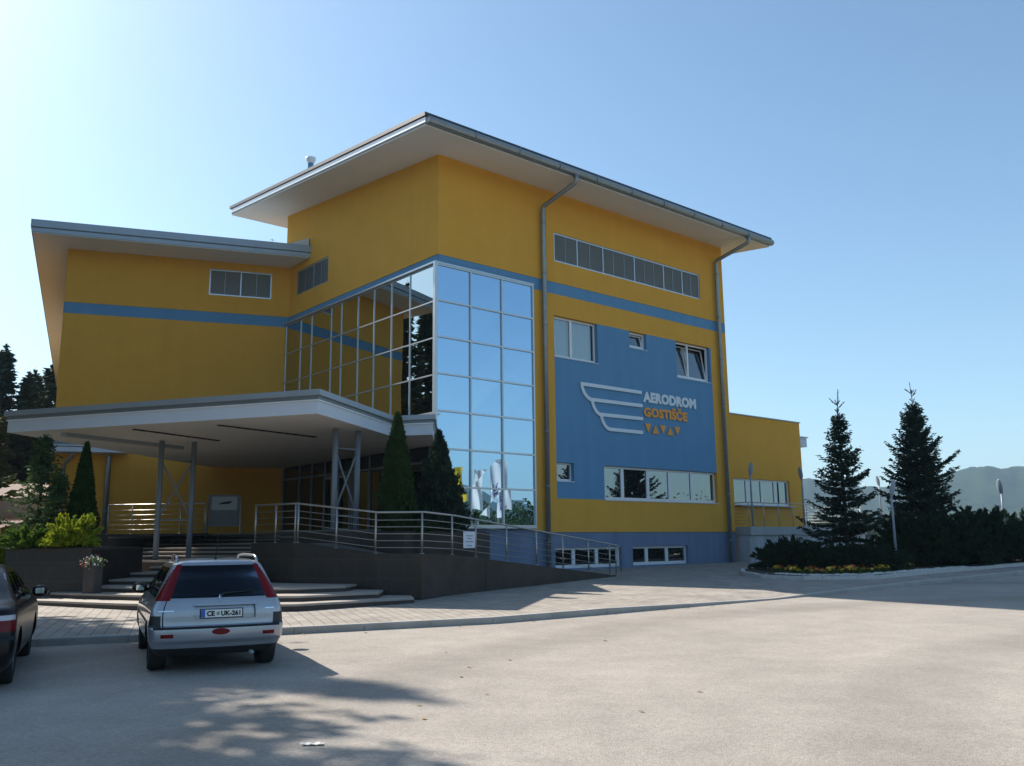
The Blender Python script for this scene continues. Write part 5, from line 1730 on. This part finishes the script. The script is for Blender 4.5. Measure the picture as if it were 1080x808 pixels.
# ------------------------------------------------------------------ big spruces on the left
protoF = []
for sd, H, Rb in ((61, 17.0, 3.3), (62, 15.5, 3.0)):
    r_ = spruce('spruce', 'tall dark spruce in the wood behind the white house at the left edge', 'spruce', -60, 80, .5, H, Rb, sd, 'forest_needles', 'spruces of the wood at the left edge', whorl=.55, nb=6, twig=.55, needle=.30, droop=.22, dens=.55, h0=.05)
    protoF.append(r_)
spots = [(-39.7, 68, 17.1, 'tallest dark spruce of the wood at the left edge, top standing clear'), (-38.6, 73, 16.6, 'dark spruce of the wood just beside the wing roof corner'), (-36.9, 66.5, 14.6, 'spruce of the wood half hidden behind the wing roof corner'), (-42.8, 71, 16.0, 'leftmost spruce of the wood, cut by the frame'),
         (-41.0, 61, 13.2, 'nearer spruce of the wood rising above the house roof'), (-37.2, 62, 13.0, 'nearer spruce of the wood next to the building corner'), (-39.0, 58, 11.0, 'shorter spruce of the wood directly above the grey roof'), (-34.6, 59.0, 10.5, 'shorter spruce of the wood right of the house roof'), (-45, 66, 16, 'spruce of the wood just outside the left edge'), (-38.1, 69.5, 15.4, 'spruce of the wood between the tallest one and the wing roof'), (-36.0, 58.0, 9.5, 'lowest spruce of the wood above the house porch'), (-40.6, 64.5, 14.6, 'spruce of the wood in front of the tallest one')]
for i, (x, y, h, lb) in enumerate(spots):
    o = protoF[i] if i < 2 else copy_tree(protoF[i % 2])
    o.location = (x, y, .3); o.rotation_euler.z = i * 1.7; s = h / (17.0 if i % 2 == 0 else 15.5); o.scale = (s * 1.45, s * 1.45, s); o['label'] = lb
# the spruces left of the camera that shade the cars and mirror in the glass
near = [(-27.6, 36.6, 16.5, 'tall spruce beside the wing, seen mirrored in the glass wall'), (-30.5, 34.6, 17.5, 'spruce left of the wing, mirrored beside the tall one'), (-24.15, 37.2, 17.0, 'slim spruce close beside the left side of the wing'), (-28.5, 40.5, 15.5, 'spruce behind the mirrored spruce beside the wing'), (-32, 42, 17, 'spruce standing behind the wing on the left, beyond the frame'), (-24.2, 26.1, 25.0, 'tallest spruce left of the lot, its shadow reaching far over the asphalt'), (-27.0, 24.6, 23.0, 'second tallest spruce left of the lot, behind the tallest one'), (-14.8, 13.2, 10.5, 'smaller spruce left of the camera beside the parking lot')]
for i, (x, y, h, lb) in enumerate(near):
    o = copy_tree(protoF[i % 2]); o.location = (x, y, gz(x, y)); o.rotation_euler.z = i * 2.3 + .5
    s = h / (17.0 if i % 2 == 0 else 15.5); q_ = 1.45 if x < -27 else .8 if 20 < y < 30 else 1.0; o.scale = (s * q_, s * q_, s); o['label'] = lb; o['group'] = 'spruces left of the parking lot'
def broad_tree(label, x, y, z, H, Rc, h0, seed, n=15000, leaf=.30):
    rs = np.random.RandomState(seed)
    r_ = empty('broadleaf_tree', label, 'tree', (x, y, z))
    w = MB(); w.tube([(0, 0, -.1), (.1, .05, H * .3), (-.1, .1, H * .6), (0, 0, H * .88)], [.32, .24, .15, .04], 10)
    Ps = []
    for k in range(34):
        t = (k + .5) / 34; zb = h0 + (H * .9 - h0) * t; az = k * 2.4 + rs.normal() * .3
        L = Rc * math.sin(math.pi * min(.97, t * .82 + .18)) ** .7 * rs.uniform(.75, 1.1)
        tip = np.array([math.cos(az) * L, math.sin(az) * L, zb + L * rs.uniform(.1, .5)])
        w.tube([(0, 0, zb - .6), tuple(tip * .5 + np.array([0, 0, zb * .5])), tuple(tip)], [.10, .06, .015], 5, caps=False)
        for q in range(9):
            c = np.array([0, 0, zb - .3]) + (tip - [0, 0, zb - .3]) * rs.uniform(.45, 1.05) + rs.normal(size=3) * (.45, .45, .35)
            Ps.append(c + rs.normal(size=(n // 306, 3)) * (.42, .42, .28))
    V, F = tri_cloud(rs, np.concatenate(Ps), leaf, stretch=1.2)
    np_obj('crown', V, F, 'broad_leaves', r_); obj('trunk', w, 'bark', r_, local=True)
    return r_
broad_tree('tall broadleaf tree left of the lot, its dappled shadow falling on the asphalt', -20.9, 20.6, gz(0, 20), 18.6, 4.3, 5.0, 91, 30000)
broad_tree('broadleaf tree left of the black saloon shading its roof', -17.2, 15.2, gz(0, 14), 17.0, 4.3, 3.5, 92, 34000)
# hedge shrubs in the gap by the pale car
juniper('shrub', 'sunlit light green shrub behind the pale car at the left edge', -17.2, 30.5, .3, 2.4, 1.6, 1.9, 71, 'golden_juniper', 6000, .14)
juniper('shrub', 'green shrub between the planter conifers and the white house', -17.8, 34.0, .3, 2.0, 1.6, 1.5, 72, 'green_juniper', 5000, .14)

# ------------------------------------------------------------------ flags that mirror in the glass (they stand across the road on the right)
VP = lambda x, y: np.array([x, y]) + 2 * float((O[:2] - np.array([x, y])) @ np.array([-dB[0], -dB[1]])) * np.array([-dB[0], -dB[1]])
def flag(label, vx, vy, ztop, zbot, w, m_, seed, marks=False):
    p = VP(vx, vy); rs = np.random.RandomState(seed)
    r_ = empty('banner_flag', label, 'flag', (p[0], p[1], 0), 0, 'banner flags across the road')
    m = MB(); m.tube([(0, 0, -.6), (0, 0, ztop + .1)], [.06, .035], 8); m.tube([(0, 0, ztop), (w * dB[0], w * dB[1], ztop)], .02, 6)
    obj('pole', m, 'steel_rail', r_, smooth=True, local=True)
    # cloth hangs towards +dB from the pole; rippled
    m = MB(); nx, nz = 10, 24; ph = rs.rand(3) * 6
    def cp_(u, t):
        sag = 1 - .05 * math.sin(t * 3.1) ** 2
        a = u * w * sag; d = .12 * math.sin(u * 4 + t * 2.5 + ph[0]) * t + .06 * math.sin(u * 8 - t * 5 + ph[1])
        return np.array([dB[0] * a - dA[0] * 0 + dB[1] * d, dB[1] * a - dB[0] * d, ztop - (ztop - zbot) * t * (1 + .05 * math.sin(u * 4 + ph[2]))])
    for j in range(nz + 1):
        for i in range(nx + 1): m.v.append(tuple(cp_(i / nx, j / nz)))
    for j in range(nz):
        for i in range(nx): a = j * (nx + 1) + i; m.f.append((a, a + 1, a + nx + 2, a + nx + 1)); m.m.append(0)
    obj('cloth', m, m_, r_, smooth=True, local=True)
    if marks:
        nn = np.array([-dB[1], dB[0], 0])
        for k, (t0, t1, u0, u1) in enumerate(((.46, .49, .15, .5), (.50, .57, .17, .23), (.50, .57, .40, .46), (.59, .62, .15, .5), (.64, .72, .16, .22), (.64, .72, .40, .46), (.66, .69, .2, .45), (.75, .77, .15, .5), (.79, .86, .16, .21), (.79, .86, .42, .48))):
            m = MB()
            for d in (.03, -.03): m.add([tuple(cp_(u, t) + nn * d) for u, t in ((u0, t0), (u1, t0), (u1, t1), (u0, t1))], [(0, 1, 2, 3)])
            obj('print', m, 'flag_blue', r_, local=True)
        m = MB()
        for d in (.03, -.03): m.add([tuple(cp_(u, t) + nn * d) for u, t in ((.25, .93), (.75, .93), (.5, .985))], [(0, 1, 2)])
        obj('print', m, 'flag_red', r_, local=True)
flag('plain yellow banner flag across the road, mirrored in the glass', -4.15, 62, 6.45, 4.3, 1.35, 'flag_yellow', 1)
flag('plain white banner flag across the road, mirrored in the glass', -2.75, 62, 6.55, 3.4, 1.3, 'flag_white', 2)
flag('white banner flag with blue lettering across the road, mirrored in the glass', -1.35, 62, 6.95, 3.5, 1.75, 'flag_white', 3, True)

# ------------------------------------------------------------------ wood across the field on the right, seen only in the mirrors
rs = np.random.RandomState(8)
Ps, Ss = [], []
for k in range(520):
    az = R(rs.uniform(72, 175)); d = rs.uniform(95, 170); h = rs.uniform(4.5, 8.5) * (d / 110) ** .8
    c = np.array([d * math.sin(az), d * math.cos(az), 0]); n = 260
    q = rs.normal(size=(n, 3)); q /= np.linalg.norm(q, axis=1)[:, None]; q *= rs.rand(n)[:, None] ** .4
    Ps.append(c + q * (h * .42, h * .42, h * .5) + (0, 0, h * .5)); Ss.append(np.full(n, .62))
V, F = tri_cloud(rs, np.concatenate(Ps), np.concatenate(Ss), stretch=1.1)
mb = MB(); mb.v = V.tolist(); mb.f = [tuple(f) for f in F.tolist()]; mb.m = [0] * len(F)
o = obj('far_wood', mb, 'wood_leaves'); tag(o, 'far green wood across the field, mirrored at the foot of the glass', 'wood', kind='stuff')
# far trees in the valley right of the junipers
rs = np.random.RandomState(18)
Ps, Ss = [], []
for k in range(420):
    az = R(rs.uniform(14, 46)); d = rs.uniform(230, 520); h = rs.uniform(4, 8.5) * (d / 300) ** .5
    c = np.array([d * math.sin(az), d * math.cos(az), .5]); n = 70
    q = rs.normal(size=(n, 3)); q /= np.linalg.norm(q, axis=1)[:, None]; q *= rs.rand(n)[:, None] ** .4
    Ps.append(c + q * (h * .5, h * .5, h * .5) + (0, 0, h * .5)); Ss.append(np.full(n, 1.7))
V, F = tri_cloud(rs, np.concatenate(Ps), np.concatenate(Ss), stretch=1.1)
mb = MB(); mb.v = V.tolist(); mb.f = [tuple(f) for f in F.tolist()]; mb.m = [0] * len(F)
o = obj('valley_wood', mb, 'wood_leaves'); tag(o, 'distant line of trees at the foot of the hills on the right', 'wood', kind='stuff')
hz = MB(); hz.box(-3600, -3600, -6, 3600, 3600, 235)
ho_ = obj('haze', hz, 'pavers'); ho_['kind'] = 'stuff'
hm = bpy.data.materials.new('haze'); hm.use_nodes = True
hn = hm.node_tree.nodes; hn.remove(hn['Principled BSDF'])
pv_ = hn.new('ShaderNodeVolumePrincipled'); pv_.inputs['Color'].default_value = (0.52, 0.76, 1.0, 1); pv_.inputs['Density'].default_value = 0.00022; pv_.inputs['Anisotropy'].default_value = 0.0
hm.node_tree.links.new(pv_.outputs[0], hn['Material Output'].inputs['Volume'])
ho_.data.materials.clear(); ho_.data.materials.append(hm)
scene.cycles.volume_bounces = 0
